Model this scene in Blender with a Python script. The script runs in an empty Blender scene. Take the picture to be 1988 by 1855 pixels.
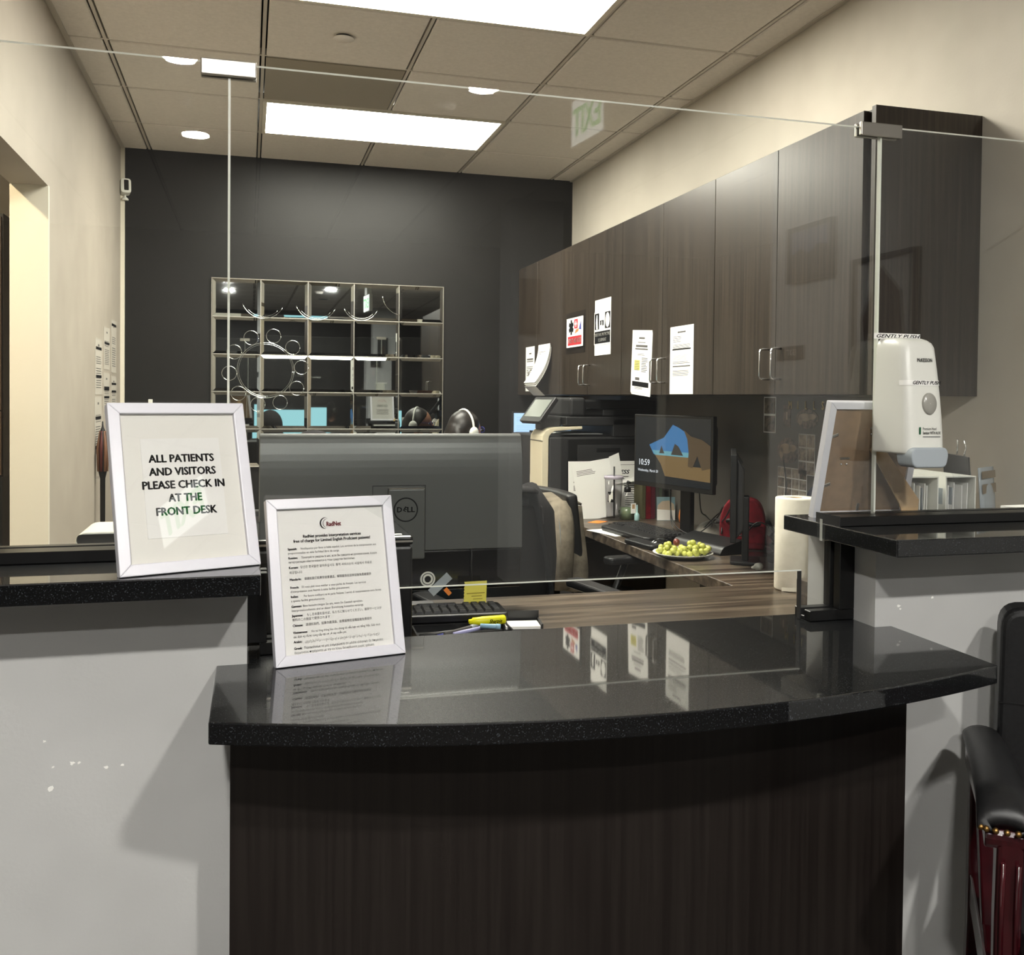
import bpy, bmesh, math, random
from mathutils import Vector, Matrix, Euler
PI = math.pi
S = bpy.context.scene
C = S.collection
random.seed(7)
R = math.radians

# ------------------------------------------------------------------ camera
cam_d = bpy.data.cameras.new('camera'); cam = bpy.data.objects.new('camera', cam_d); C.objects.link(cam)
cam_d.sensor_fit = 'HORIZONTAL'; cam_d.sensor_width = 36.0
cam_d.lens = 1863.0 / 1988.0 * 36.0
cam_d.shift_x = (994 - 1010) / 1988.0
cam_d.shift_y = (812 - 927.5) / 1988.0
cam_d.clip_start = 0.05
_y, _p, _r = R(15.83), R(1.2), R(0.589)
_f = Vector((math.sin(_y) * math.cos(_p), math.cos(_y) * math.cos(_p), -math.sin(_p)))
_rt = Vector((math.cos(_y), -math.sin(_y), 0)); _up = _rt.cross(_f)
_x = _rt * math.cos(_r) + _up * math.sin(_r); _u = _up * math.cos(_r) - _rt * math.sin(_r)
cam.matrix_world = Matrix(((_x.x, _u.x, -_f.x, 0), (_x.y, _u.y, -_f.y, 0), (_x.z, _u.z, -_f.z, 1.33), (0, 0, 0, 1)))
S.camera = cam

# ------------------------------------------------------------------ world, light levels, exposure
w = bpy.data.worlds.new('world'); S.world = w; w.use_nodes = True
w.node_tree.nodes['Background'].inputs[0].default_value = (0.9, 0.92, 1, 1)
w.node_tree.nodes['Background'].inputs[1].default_value = 0.02
TROFFER = 33.0           # radiance of the reception ceiling panels
CAN = 1020.0             # radiance of the waiting-area downlights
S.view_settings.view_transform = 'Standard'; S.view_settings.look = 'None'
S.view_settings.gamma = 1.0; S.view_settings.use_curve_mapping = False
S.view_settings.exposure = 0.38
cy = S.cycles
cy.max_bounces = 8; cy.diffuse_bounces = 4; cy.glossy_bounces = 5; cy.transmission_bounces = 6
cy.transparent_max_bounces = 24; cy.caustics_reflective = False; cy.caustics_refractive = False
cy.sample_clamp_indirect = 3.0; cy.use_adaptive_sampling = True; cy.adaptive_threshold = 0.02

# ------------------------------------------------------------------ materials
def lin(c):
    def f(v):
        v /= 255.0
        return v / 12.92 if v <= 0.04045 else ((v + 0.055) / 1.055) ** 2.4
    return (f(c[0]), f(c[1]), f(c[2]), 1)
MATS = {}
def mat(name, col, rough=0.5, metal=0.0, spec=0.5, coat=0.0, emit=None, es=0.0, trans=0.0, ior=1.5, alpha=1.0, sheen=0.0):
    if name in MATS: return MATS[name]
    m = bpy.data.materials.new(name); m.use_nodes = True; b = m.node_tree.nodes['Principled BSDF']
    b.inputs['Base Color'].default_value = lin(col)
    b.inputs['Roughness'].default_value = rough; b.inputs['Metallic'].default_value = metal
    b.inputs['Specular IOR Level'].default_value = spec; b.inputs['Coat Weight'].default_value = coat
    b.inputs['Coat Roughness'].default_value = 0.06
    b.inputs['Transmission Weight'].default_value = trans; b.inputs['IOR'].default_value = ior
    b.inputs['Alpha'].default_value = alpha; b.inputs['Sheen Weight'].default_value = sheen
    if emit: b.inputs['Emission Color'].default_value = lin(emit); b.inputs['Emission Strength'].default_value = es
    MATS[name] = m; return m
def nodes(m): return m.node_tree.nodes, m.node_tree.links, m.node_tree.nodes['Principled BSDF']
def grain(name, c1, c2, scale, rough=0.4, spec=0.5, bump=0.0, detail=6, coat=0.0, c3=None):
    """procedural colour from stretched noise in object coordinates"""
    m = mat(name, c1, rough, 0, spec, coat); n, l, b = nodes(m)
    tc = n.new('ShaderNodeTexCoord'); mp = n.new('ShaderNodeMapping'); mp.inputs['Scale'].default_value = scale
    no = n.new('ShaderNodeTexNoise'); no.inputs['Scale'].default_value = 1.0; no.inputs['Detail'].default_value = detail
    no.inputs['Roughness'].default_value = 0.65
    rp = n.new('ShaderNodeValToRGB'); rp.color_ramp.elements[0].position = 0.37; rp.color_ramp.elements[1].position = 0.64
    rp.color_ramp.elements[0].color = lin(c1); rp.color_ramp.elements[1].color = lin(c2)
    if c3:
        e = rp.color_ramp.elements.new(0.5); e.color = lin(c3)
    l.new(tc.outputs['Object'], mp.inputs[0]); l.new(mp.outputs[0], no.inputs['Vector']); l.new(no.outputs['Fac'], rp.inputs[0])
    l.new(rp.outputs[0], b.inputs['Base Color'])
    if bump:
        bp = n.new('ShaderNodeBump'); bp.inputs['Strength'].default_value = bump; bp.inputs['Distance'].default_value = 0.002
        l.new(no.outputs['Fac'], bp.inputs['Height']); l.new(bp.outputs[0], b.inputs['Normal'])
    return m
def speckle(name, base, dot, scale=420, thr=0.62, rough=0.035):
    m = mat(name, base, 0.42, 0, 0.12, 1.0); n, l, b = nodes(m); b.inputs['Coat Roughness'].default_value = rough
    tc = n.new('ShaderNodeTexCoord'); v = n.new('ShaderNodeTexNoise'); v.inputs['Scale'].default_value = scale; v.inputs['Detail'].default_value = 2
    rp = n.new('ShaderNodeValToRGB'); rp.color_ramp.elements[0].position = thr; rp.color_ramp.elements[1].position = thr + 0.08
    rp.color_ramp.elements[0].color = lin(base); rp.color_ramp.elements[1].color = lin(dot)
    l.new(tc.outputs['Object'], v.inputs['Vector']); l.new(v.outputs['Fac'], rp.inputs[0]); l.new(rp.outputs[0], b.inputs['Base Color'])
    return m
def paint(name, col, rough=0.6, spec=0.3, amt=5, bumps=0.12):
    a = tuple(max(0, c - amt) for c in col); d = tuple(min(255, c + amt) for c in col)
    m = grain(name, a, d, (2.2, 2.2, 2.2), rough, spec, 0, 3)
    n, l, b = nodes(m)
    no = n.new('ShaderNodeTexNoise'); no.inputs['Scale'].default_value = 130; tc = n.new('ShaderNodeTexCoord')
    l.new(tc.outputs['Object'], no.inputs['Vector'])
    bp = n.new('ShaderNodeBump'); bp.inputs['Strength'].default_value = bumps; bp.inputs['Distance'].default_value = 0.002
    l.new(no.outputs['Fac'], bp.inputs['Height']); l.new(bp.outputs[0], b.inputs['Normal'])
    return m
def glassy(name, tint=(1, 1, 1, 1), ior=1.5, rough=0.0, dust=0.0):
    m = bpy.data.materials.new(name); m.use_nodes = True; n, l = m.node_tree.nodes, m.node_tree.links
    for x in list(n): n.remove(x)
    o = n.new('ShaderNodeOutputMaterial'); mx = n.new('ShaderNodeMixShader'); t = n.new('ShaderNodeBsdfTransparent'); g = n.new('ShaderNodeBsdfGlossy')
    fr = n.new('ShaderNodeFresnel'); ge = n.new('ShaderNodeNewGeometry'); mr_ = n.new('ShaderNodeMapRange')   # same reflectance on both faces of a sheet
    mr_.inputs['To Min'].default_value = ior; mr_.inputs['To Max'].default_value = 1.0 / ior
    l.new(ge.outputs['Backfacing'], mr_.inputs['Value']); l.new(mr_.outputs[0], fr.inputs[0]); t.inputs[0].default_value = tint; g.inputs['Roughness'].default_value = rough
    l.new(fr.outputs[0], mx.inputs[0]); l.new(t.outputs[0], mx.inputs[1]); l.new(g.outputs[0], mx.inputs[2])
    if dust:                                                       # a thin film of dust and smears on the sheet
        df = n.new('ShaderNodeBsdfDiffuse'); df.inputs[0].default_value = (0.8, 0.8, 0.8, 1); m2 = n.new('ShaderNodeMixShader'); no = n.new('ShaderNodeTexNoise'); no.inputs['Scale'].default_value = 3.0; no.inputs['Detail'].default_value = 6
        tc = n.new('ShaderNodeTexCoord'); l.new(tc.outputs['Object'], no.inputs['Vector']); ml = n.new('ShaderNodeMath'); ml.operation = 'MULTIPLY'; ml.inputs[1].default_value = dust * 2
        l.new(no.outputs['Fac'], ml.inputs[0]); l.new(ml.outputs[0], m2.inputs[0]); l.new(mx.outputs[0], m2.inputs[1]); l.new(df.outputs[0], m2.inputs[2]); l.new(m2.outputs[0], o.inputs[0])
    else: l.new(mx.outputs[0], o.inputs[0])
    MATS[name] = m; return m
def glow(name, col, s):
    return mat(name, (20, 20, 20), 0.6, emit=col, es=s)

M_wall = paint('wall_paint_warm', (197, 190, 177))
M_wall_dim = paint('wall_paint_dim', (166, 158, 146))  # warm wall paint darkened: dimmer light on the left wall put into the colour
M_wall_cool = paint('wall_paint_grey', (192, 192, 190))
M_char = paint('charcoal_paint', (23, 22, 21), 0.48, 0.28, 2)
M_trimw = mat('white_trim', (226, 220, 204), 0.4)
M_tile = grain('ceiling_tile_face', (228, 222, 214), (236, 230, 222), (60, 60, 60), 0.9, 0.1, 0.25)
M_grid = mat('grid_metal', (198, 191, 180), 0.5)
M_plenum = mat('plenum_dark', (20, 18, 16), 0.9)
M_return = mat('return_panel', (150, 142, 128), 0.7)
M_floor = grain('floor_vinyl', (146, 138, 128), (162, 153, 142), (6, 1.2, 1), 0.45)
M_floor_dark = grain('waiting_floor_dark', (60, 57, 54), (78, 74, 70), (90, 90, 90), 0.95, 0.1)  # unseen waiting floor, made dark to keep reflections in the counter front black
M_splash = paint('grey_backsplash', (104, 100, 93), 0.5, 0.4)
M_darkwood = grain('dark_laminate', (27, 22, 20), (37, 32, 29), (70, 70, 1.6), 0.38, 0.45)
M_cab = grain('cabinet_laminate', (40, 34, 29), (60, 52, 44), (80, 80, 1.7), 0.34, 0.36)
M_cabin = mat('cabinet_gap', (14, 12, 11), 0.8)
M_desk = grain('desk_laminate', (54, 46, 39), (108, 96, 82), (1.6, 34, 34), 0.3, 0.5, 0.0, 7, 0.0, (77, 67, 57))
M_deskedge = grain('desk_edge', (62, 52, 44), (96, 83, 70), (3, 3, 60), 0.45)
M_granite = speckle('black_speckled_top', (8, 9, 11), (58, 62, 66))
M_blackalu = mat('black_channel', (9, 9, 10), 0.32, 0.0, 0.5)
M_glass = glassy('clear_glass', (0.985, 0.992, 0.988, 1), dust=0.006)
M_thin = glassy('clear_plastic', (0.93, 0.93, 0.94, 1), 1.45, 0.05)
M_pane = glassy('frame_glazing', (0.985, 0.985, 0.985, 1), 1.5)
M_edge = mat('polished_glass_edge', (244, 246, 238), 0.3, 0, 0.5)
_n, _l, _b = nodes(M_edge); _t = _n.new('ShaderNodeBsdfTranslucent'); _t.inputs[0].default_value = (0.95, 0.97, 0.92, 1); _m = _n.new('ShaderNodeMixShader'); _m.inputs[0].default_value = 0.5
_l.new(_b.outputs[0], _m.inputs[1]); _l.new(_t.outputs[0], _m.inputs[2]); _l.new(_m.outputs[0], _n['Material Output'].inputs[0])
M_nickel = mat('satin_nickel', (178, 173, 164), 0.42, 1.0)
M_chrome = mat('chrome', (225, 225, 225), 0.12, 1.0)
M_brass = mat('antique_brass', (150, 118, 70), 0.38, 1.0)
M_mirror = mat('mirror_silver', (186, 190, 188), 0.015, 1.0)
M_groove = mat('engraved_groove', (232, 236, 234), 0.12, 1.0)
M_white = mat('white_plastic', (228, 228, 220), 0.3)
M_framew = mat('white_frame', (226, 225, 232), 0.32)
M_paper = mat('paper_white', (248, 247, 242), 0.85, 0, 0.1)
M_mat = mat('mat_board', (244, 242, 234), 0.85, 0, 0.1)
M_ink = mat('black_ink', (22, 22, 24), 0.8, 0, 0.1)
M_inkg = mat('grey_ink', (96, 94, 92), 0.8, 0, 0.1)
M_red = mat('print_red', (176, 30, 40), 0.6)
M_maroon = mat('print_maroon', (122, 24, 34), 0.7)
M_blue = mat('print_blue', (44, 52, 140), 0.6)
M_yel = mat('highlighter_yellow', (226, 222, 20), 0.4, emit=(226, 222, 20), es=0.0)
M_sticky = mat('sticky_yellow', (244, 232, 110), 0.85, 0, 0.1)
M_orange = mat('sticky_orange', (240, 140, 60), 0.8)
M_black = mat('black_plastic', (14, 14, 15), 0.4)
M_blackg = mat('black_gloss', (10, 11, 12), 0.12)
M_char2 = mat('charcoal_plastic', (38, 38, 39), 0.45)
M_grey = mat('grey_plastic', (98, 100, 98), 0.36, 0.35)
M_cream = mat('cream_plastic', (214, 204, 178), 0.4)
M_ltgrey = mat('light_grey_plastic', (168, 176, 182), 0.25)
M_board = grain('brown_hardboard', (126, 103, 80), (142, 117, 92), (25, 25, 25), 0.8, 0.1)
M_kraft = grain('tan_cardboard', (176, 146, 110), (190, 160, 122), (20, 20, 20), 0.85, 0.1)
M_towel = grain('paper_towel', (238, 232, 214), (246, 240, 224), (30, 30, 30), 0.95, 0.05, 0.6)
M_leather = grain('black_leather', (22, 22, 23), (29, 29, 30), (120, 120, 120), 0.42, 0.4, 0.12)
M_cherry = grain('cherry_wood', (40, 8, 13), (64, 16, 22), (12, 12, 2), 0.16, 0.6, 0, 5, 0.4)
M_skin = mat('skin_tone', (186, 132, 104), 0.55)
M_hair = grain('dark_hair', (14, 11, 10), (30, 22, 18), (90, 90, 14), 0.42)
M_hairr = grain('auburn_hair', (50, 26, 20), (84, 46, 34), (90, 90, 14), 0.42)
M_hood = grain('charcoal_fleece', (36, 35, 36), (48, 47, 48), (120, 120, 120), 0.95, 0.1)
M_navy = grain('navy_cloth', (26, 28, 38), (36, 38, 50), (120, 120, 120), 0.95, 0.1)
M_beige = grain('beige_cloth', (98, 91, 80), (128, 119, 105), (14, 14, 14), 0.95, 0.1)
M_greyc = grain('grey_cloth', (150, 144, 134), (186, 180, 170), (16, 16, 16), 0.95, 0.1)
M_crimson = grain('crimson_cloth', (92, 14, 24), (124, 22, 34), (30, 30, 30), 0.8, 0.2)
M_grape = mat('grape_green', (192, 194, 96), 0.25, 0, 0.5)
M_graper = mat('grape_red', (120, 62, 52), 0.25)
M_stem = mat('grape_stem', (98, 82, 44), 0.7)
M_screen_b = glow('screen_pale_blue', (170, 205, 240), 1.1)
M_screen_c = glow('screen_cyan', (170, 232, 240), 1.25)
M_panel = glow('lit_diffuser', (255, 251, 236), TROFFER)
M_can = glow('lit_downlight', (255, 252, 246), CAN)
M_cancorr = glow('lit_corridor_lamp', (255, 234, 196), 620)
M_exitw = glow('exit_face', (236, 242, 236), 2.2)
M_exitg = glow('exit_green', (60, 200, 90), 1.8)

# ------------------------------------------------------------------ mesh helpers
class B:
    def __init__(s): s.bm = bmesh.new(); s.T = Matrix()
    def v(s, p): return s.bm.verts.new(s.T @ Vector(p))
    def face(s, vs, smooth=False):
        try: f = s.bm.faces.new(vs); f.smooth = smooth; return f
        except ValueError: return None
    def box(s, x0, x1, y0, y1, z0, z1):
        p = [s.v((x, y, z)) for z in (z0, z1) for y in (y0, y1) for x in (x0, x1)]
        for q in ((0, 2, 3, 1), (4, 5, 7, 6), (0, 1, 5, 4), (2, 6, 7, 3), (0, 4, 6, 2), (1, 3, 7, 5)): s.face([p[i] for i in q])
        return s
    def prism(s, pts, a0, a1, axis='z'):
        def mk(u, w_, a): return {'z': (u, w_, a), 'y': (u, a, w_), 'x': (a, u, w_)}[axis]
        lo = [s.v(mk(u, w_, a0)) for u, w_ in pts]; hi = [s.v(mk(u, w_, a1)) for u, w_ in pts]; n = len(pts)
        s.face(lo[::-1]); s.face(hi)
        for i in range(n): s.face([lo[i], lo[(i + 1) % n], hi[(i + 1) % n], hi[i]])
        return s
    def lathe(s, prof, seg=24, c=(0, 0, 0), caps=True, smooth=True):
        rings = []
        for r_, z in prof:
            rings.append([s.v((c[0] + r_ * math.cos(2 * PI * k / seg), c[1] + r_ * math.sin(2 * PI * k / seg), c[2] + z)) for k in range(seg)])
        for a, b in zip(rings, rings[1:]):
            for k in range(seg): s.face([a[k], a[(k + 1) % seg], b[(k + 1) % seg], b[k]], smooth)
        if caps: s.face(rings[0][::-1]); s.face(rings[-1])
        return s
    def tube(s, path, r_, seg=8, caps=True):
        path = [Vector(p) for p in path]; rings = []; n = len(path)
        up = None
        for i, p in enumerate(path):
            d = (path[min(i + 1, n - 1)] - path[max(i - 1, 0)]).normalized()
            if up is None:
                up = Vector((0, 0, 1)) if abs(d.z) < 0.9 else Vector((0, 1, 0))
            a = d.cross(up)
            if a.length < 1e-5: a = d.orthogonal()
            a.normalize(); b_ = a.cross(d); up = b_
            rr = r_[i] if isinstance(r_, (list, tuple)) else r_
            rings.append([s.v(p + (a * math.cos(2 * PI * k / seg) + b_ * math.sin(2 * PI * k / seg)) * rr) for k in range(seg)])
        for a, b_ in zip(rings, rings[1:]):
            for k in range(seg): s.face([a[k], a[(k + 1) % seg], b_[(k + 1) % seg], b_[k]], True)
        if caps: s.face(rings[0][::-1]); s.face(rings[-1])
        return s
    def ball(s, c, r_, u=12, w_=8, sq=(1, 1, 1)):
        ret = bmesh.ops.create_uvsphere(s.bm, u_segments=u, v_segments=w_, radius=1, matrix=s.T @ Matrix.Translation(c) @ Matrix.Diagonal((r_ * sq[0], r_ * sq[1], r_ * sq[2], 1)))
        for v in ret['verts']:
            for f in v.link_faces: f.smooth = True
        return s
    def grid(s, fn, nu, nv, smooth=True, thick=None):
        g = [[s.v(fn(i / nu, j / nv)) for j in range(nv + 1)] for i in range(nu + 1)]
        for i in range(nu):
            for j in range(nv): s.face([g[i][j], g[i + 1][j], g[i + 1][j + 1], g[i][j + 1]], smooth)
        return s
    def poly(s, pts, smooth=False):
        s.face([s.v(p) for p in pts], smooth); return s
    def obj(s, name, m, parent=None, bevel=0.0, seg=2, loc=(0, 0, 0), rot=(0, 0, 0), weld=True, solid=0.0):
        bmesh.ops.recalc_face_normals(s.bm, faces=s.bm.faces)
        me = bpy.data.meshes.new(name); s.bm.to_mesh(me); s.bm.free()
        ms = m if isinstance(m, (list, tuple)) else [m]
        for x in ms: me.materials.append(x)
        o = bpy.data.objects.new(name, me); C.objects.link(o); o.parent = parent; o.location = loc; o.rotation_euler = rot
        if solid:
            md = o.modifiers.new('solid', 'SOLIDIFY'); md.thickness = solid
        if bevel:
            md = o.modifiers.new('bevel', 'BEVEL'); md.width = bevel; md.segments = seg; md.limit_method = 'ANGLE'; md.angle_limit = R(35)
            md.harden_normals = False
        return o
def empty(name, loc=(0, 0, 0), rz=0.0, rx=0.0, ry=0.0, parent=None):
    o = bpy.data.objects.new(name, None); C.objects.link(o); o.location = loc; o.rotation_euler = (rx, ry, rz); o.parent = parent
    o.empty_display_size = 0.05
    return o
def tag(o, label, cat, group=None):
    o['label'] = label; o['category'] = cat
    if group: o['group'] = group
    return o
def thing(name, label, cat, loc=(0, 0, 0), rz=0.0, rx=0.0, group=None, ry=0.0):
    return tag(empty(name, loc, rz, rx, ry), label, cat, group)
def struct(o):
    o['kind'] = 'structure'; return o
def bx(name, m, parent, x0, x1, y0, y1, z0, z1, bevel=0.0, seg=2, loc=(0, 0, 0), rot=(0, 0, 0)):
    return B().box(x0, x1, y0, y1, z0, z1).obj(name, m, parent, bevel, seg, loc, rot)
def share(o, parent, loc, rot=(0, 0, 0), scale=(1, 1, 1)):
    c = o.copy(); C.objects.link(c); c.parent = parent; c.location = loc; c.rotation_euler = rot; c.scale = scale; return c
def copy_tree(o, parent=None):
    c = o.copy(); C.objects.link(c); c.parent = parent
    for ch in list(o.children): copy_tree(ch, c)
    return c
def fillet(pts, r_, n=5):
    """round the corners of a 2-D polygon"""
    out = []; k = len(pts)
    for i in range(k):
        p0, p, p1 = Vector(pts[i - 1]), Vector(pts[i]), Vector(pts[(i + 1) % k])
        rr = r_[i] if isinstance(r_, (list, tuple)) else r_
        a = (p0 - p); b_ = (p1 - p); rr = min(rr, a.length * 0.49, b_.length * 0.49)
        if rr <= 1e-6: out.append(tuple(p)); continue
        a = p + a.normalized() * rr; b_ = p + b_.normalized() * rr
        for t in range(n + 1):
            t /= n; out.append(tuple(a * (1 - t) ** 2 + p * 2 * t * (1 - t) + b_ * t * t))
    return out
def rect(x0, x1, z0, z1): return [(x0, z0), (x1, z0), (x1, z1), (x0, z1)]
DG = None
def smooth_path(pts, n=8):
    pts = [Vector(p) for p in pts]; q = [pts[0]] + pts + [pts[-1]]; out = []
    for i in range(1, len(q) - 2):
        for k in range(n):
            t = k / n; a, b, c, d = q[i - 1], q[i], q[i + 1], q[i + 2]
            out.append(0.5 * ((2 * b) + (c - a) * t + (2 * a - 5 * b + 4 * c - d) * t * t + (3 * b - a - 3 * c + d) * t ** 3))
    return out + [pts[-1]]
def txt(body, size, m, parent, loc, fitw=None, bold=0.0, align='CENTER', name='printed_text', shear=0.0, rot=(PI / 2, 0, 0), sx=1.0, spacing=1.0, maxw=None, extr=0.0):
    """flat lettering in the local x-z plane, facing -y"""
    c = bpy.data.curves.new('t', 'FONT'); c.body = body; c.size = size; c.align_x = align; c.resolution_u = 2
    c.offset = 0.0; c.shear = shear; c.space_character = spacing; c.extrude = extr
    o = bpy.data.objects.new('t', c); C.objects.link(o)
    bpy.context.view_layer.update()
    me = bpy.data.meshes.new_from_object(o.evaluated_get(bpy.context.evaluated_depsgraph_get()))
    bpy.data.objects.remove(o); bpy.data.curves.remove(c)
    xs = [v.co.x for v in me.vertices] or [0, 1]; wd = max(xs) - min(xs)
    k = sx
    if fitw: k = fitw / wd
    elif maxw and wd > maxw: k = maxw / wd
    if k != 1.0:
        for v in me.vertices: v.co.x *= k
    if bold:                                        # heavier strokes: the letters overprinted with a slight shift
        bm = bmesh.new()
        for dx, dy in ((-bold, 0), (bold, 0), (0, bold * 0.6), (0, -bold * 0.6)):
            k0 = len(bm.verts); bm.from_mesh(me); bm.verts.ensure_lookup_table()
            for v in bm.verts[k0:]: v.co.x += dx; v.co.y += dy
        bm.to_mesh(me); bm.free()
    me.materials.clear(); me.materials.append(m); me.name = name
    o = bpy.data.objects.new(name, me); C.objects.link(o); o.parent = parent; o.location = loc; o.rotation_euler = rot
    return o
def bars(name, m, parent, rects, y=-0.0012):
    """several printed lines as one flat print: rects (x0,x1,z0,z1)"""
    b = B()
    for x0, x1, z0, z1 in rects: b.poly([(x0, y, z0), (x1, y, z0), (x1, y, z1), (x0, y, z1)])
    return b.obj(name, m, parent)
def skin_bm(pts, edges, sub=1, root=0):
    """limbs grown with a Skin modifier; pts [(pos, (rx, ry))]"""
    me = bpy.data.meshes.new('sk'); me.from_pydata([p for p, _ in pts], edges, [])
    o = bpy.data.objects.new('sk', me); C.objects.link(o)
    md = o.modifiers.new('skin', 'SKIN'); md.use_smooth_shade = True
    for i, (_, r_) in enumerate(pts):
        sv = me.skin_vertices[0].data[i]; sv.radius = r_ if isinstance(r_, (tuple, list)) else (r_, r_); sv.use_root = (i == root)
    if sub: o.modifiers.new('s', 'SUBSURF').levels = sub
    bpy.context.view_layer.update()
    me2 = bpy.data.meshes.new_from_object(o.evaluated_get(bpy.context.evaluated_depsgraph_get()))
    bpy.data.objects.remove(o)
    return me2
def remesh(b, name, m, parent, voxel=0.008, smooth=4):
    """fuse the shapes of a builder into one continuous surface"""
    o = b.obj('tmp', m, None)
    md = o.modifiers.new('r', 'REMESH'); md.mode = 'VOXEL'; md.voxel_size = voxel; md.use_smooth_shade = True
    if smooth:
        sm = o.modifiers.new('s', 'SMOOTH'); sm.iterations = smooth; sm.factor = 0.5
    bpy.context.view_layer.update()
    me = bpy.data.meshes.new_from_object(o.evaluated_get(bpy.context.evaluated_depsgraph_get()))
    bpy.data.objects.remove(o)
    me.materials.clear(); me.materials.append(m); me.name = name
    for p in me.polygons: p.use_smooth = True
    o = bpy.data.objects.new(name, me); C.objects.link(o); o.parent = parent
    return o

# ================================================================== the setting
def sbox(name, m, boxes, parent=None):
    b = B()
    for q in boxes: b.box(*q)
    return struct(b.obj(name, m, parent))
CZ = 2.744
sbox('floor', M_floor, [(-2.7, 4.6, 1.722, 6.1, -0.05, 0.0)])
sbox('floor_waiting', M_floor_dark, [(-2.7, 4.6, -5.3, 1.722, -0.05, 0.0)])
ceil = sbox('ceiling', M_plenum, [(-2.7, 4.6, -5.3, 6.1, 2.79, 2.84)])
XL = [-0.556 + 0.61 * k for k in range(-4, 10)]
YL = [5.394 - 0.61 * k for k in range(0, 18)]
def band(lines, lo, hi): return [lo] + [v for v in sorted(lines) if lo + 0.03 < v < hi - 0.03] + [hi]
def mk_tile(w_, h_):
    key = (round(w_, 3), round(h_, 3))
    if key not in TILE:
        a, b_ = w_ / 2 - 0.0135, h_ / 2 - 0.0105
        t = B(); t.box(-a, a, -b_, b_, CZ, CZ + 0.016)
        o = t.obj('ceiling_tile', M_tile, ceil, 0.004, 1); TILE[key] = o; o['fresh'] = 1; return o
    return share(TILE[key], ceil, (0, 0, 0))
TILE = {}
TROF = [(0.054, 1.274, 2.954, 3.564), (0.054, 1.274, 4.784, 5.394)]
RETP = (0.054, 0.664, 4.174, 4.784)
def lay(x0, x1, y0, y1):
    xs, ys = band(XL, x0, x1), band(YL, y0, y1)
    for i in range(len(xs) - 1):
        for j in range(len(ys) - 1):
            cx_, cy_ = (xs[i] + xs[i + 1]) / 2, (ys[j] + ys[j + 1]) / 2
            if any(t[0] < cx_ < t[1] and t[2] < cy_ < t[3] for t in TROF + [RETP]): continue
            o = mk_tile(xs[i + 1] - xs[i], ys[j + 1] - ys[j]); o.location = (cx_, cy_, 0)
            if 'fresh' in o: del o['fresh']
    for x in xs[1:-1]:
        cuts = sorted((t[2], t[3]) for t in TROF if t[0] + 0.05 < x < t[1] - 0.05 and y0 <= t[2] < y1); lo = y0
        for a, c in cuts + [(y1, None)]:
            bx('grid_bar', M_grid, ceil, x - 0.0065, x + 0.0065, lo, a, CZ + 0.003, CZ + 0.03); lo = c
    for y in ys[1:-1]: bx('grid_bar', M_grid, ceil, x0, x1, y - 0.0065, y + 0.0065, CZ + 0.0035, CZ + 0.031)
    for q in ((x0, x0 + 0.02, y0, y1), (x1 - 0.02, x1, y0, y1)): bx('wall_angle', M_grid, ceil, q[0], q[1], q[2], q[3], CZ - 0.004, CZ + 0.001)
lay(-0.709, 2.03, 1.734, 5.965)
lay(-2.6, 4.5, -5.2, 1.734)
bx('plain_ceiling_board', M_tile, ceil, -2.6, -0.834, 1.734, 5.965, CZ, CZ + 0.02)

LW = 1.012; RW = 1.033
sbox('wall_left', M_wall_dim, [(-0.834, -0.709, 3.89, 5.965, 0, 2.79), (-0.834, -0.709, 1.95, 3.89, 2.09, 2.79), (-0.834, -0.709, 1.95, 2.35, 0, 2.09)])
sbox('wall_back', M_char, [(-0.709, 2.03, 5.965, 6.08, 0, 2.79)])
sbox('wall_right', M_wall, [(2.03, 2.15, 1.95, 5.965, 0, 2.79)])
wfl = sbox('wall_front_left', M_wall_cool, [(-0.709, 0.0, 1.722, 1.95, 0, LW), (-2.6, -0.709, 1.722, 1.95, 0, 2.79)])
wfr = sbox('wall_front_right', M_wall_cool, [(1.249, 2.03, 1.70, 1.949, 0, RW), (2.03, 2.45, 1.70, 1.949, 0, 2.79)])
sbox('wall_waiting_right', M_wall_cool, [(2.45, 2.57, -0.58, 1.949, 0, 2.79)])
sbox('wall_waiting_left', M_wall_cool, [(-2.72, -2.6, -5.2, 6.08, 0, 2.79)])
sbox('wall_waiting_back', M_darkwood, [(-2.6, 4.5, -5.32, -5.2, 0, 2.79)])
sbox('wall_waiting_column', M_wall_cool, [(1.79, 2.18, -3.3, -3.0, 0, 2.79)])
sbox('wall_waiting_alcove', M_darkwood, [(4.5, 4.62, -5.2, 1.949, 0, 2.79)])
sbox('wall_corridor_back', M_wall, [(-2.6, -0.834, 5.965, 6.08, 0, 2.79)])
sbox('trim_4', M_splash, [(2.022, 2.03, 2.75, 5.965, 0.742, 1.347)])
sbox('trim_1', M_trimw, [(-0.709, -0.688, 5.94, 5.965, 0, CZ)])
sbox('trim_2', M_trimw, [(-0.836, -0.7075, 3.868, 3.892, 0, 2.09)])
sbox('trim_3', M_trimw, [(2.95, 3.0, -3.05, -3.0, 0, 2.79)])
sbox('baseboard_front_left', M_black, [(-0.709, -0.03, 1.71, 1.722, 0, 0.1)])
sbox('baseboard_front_right', M_black, [(1.255, 2.03, 1.688, 1.70, 0, 0.1)])
sbox('baseboard_back', M_black, [(-0.688, 2.03, 5.953, 5.965, 0, 0.1)])
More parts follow.
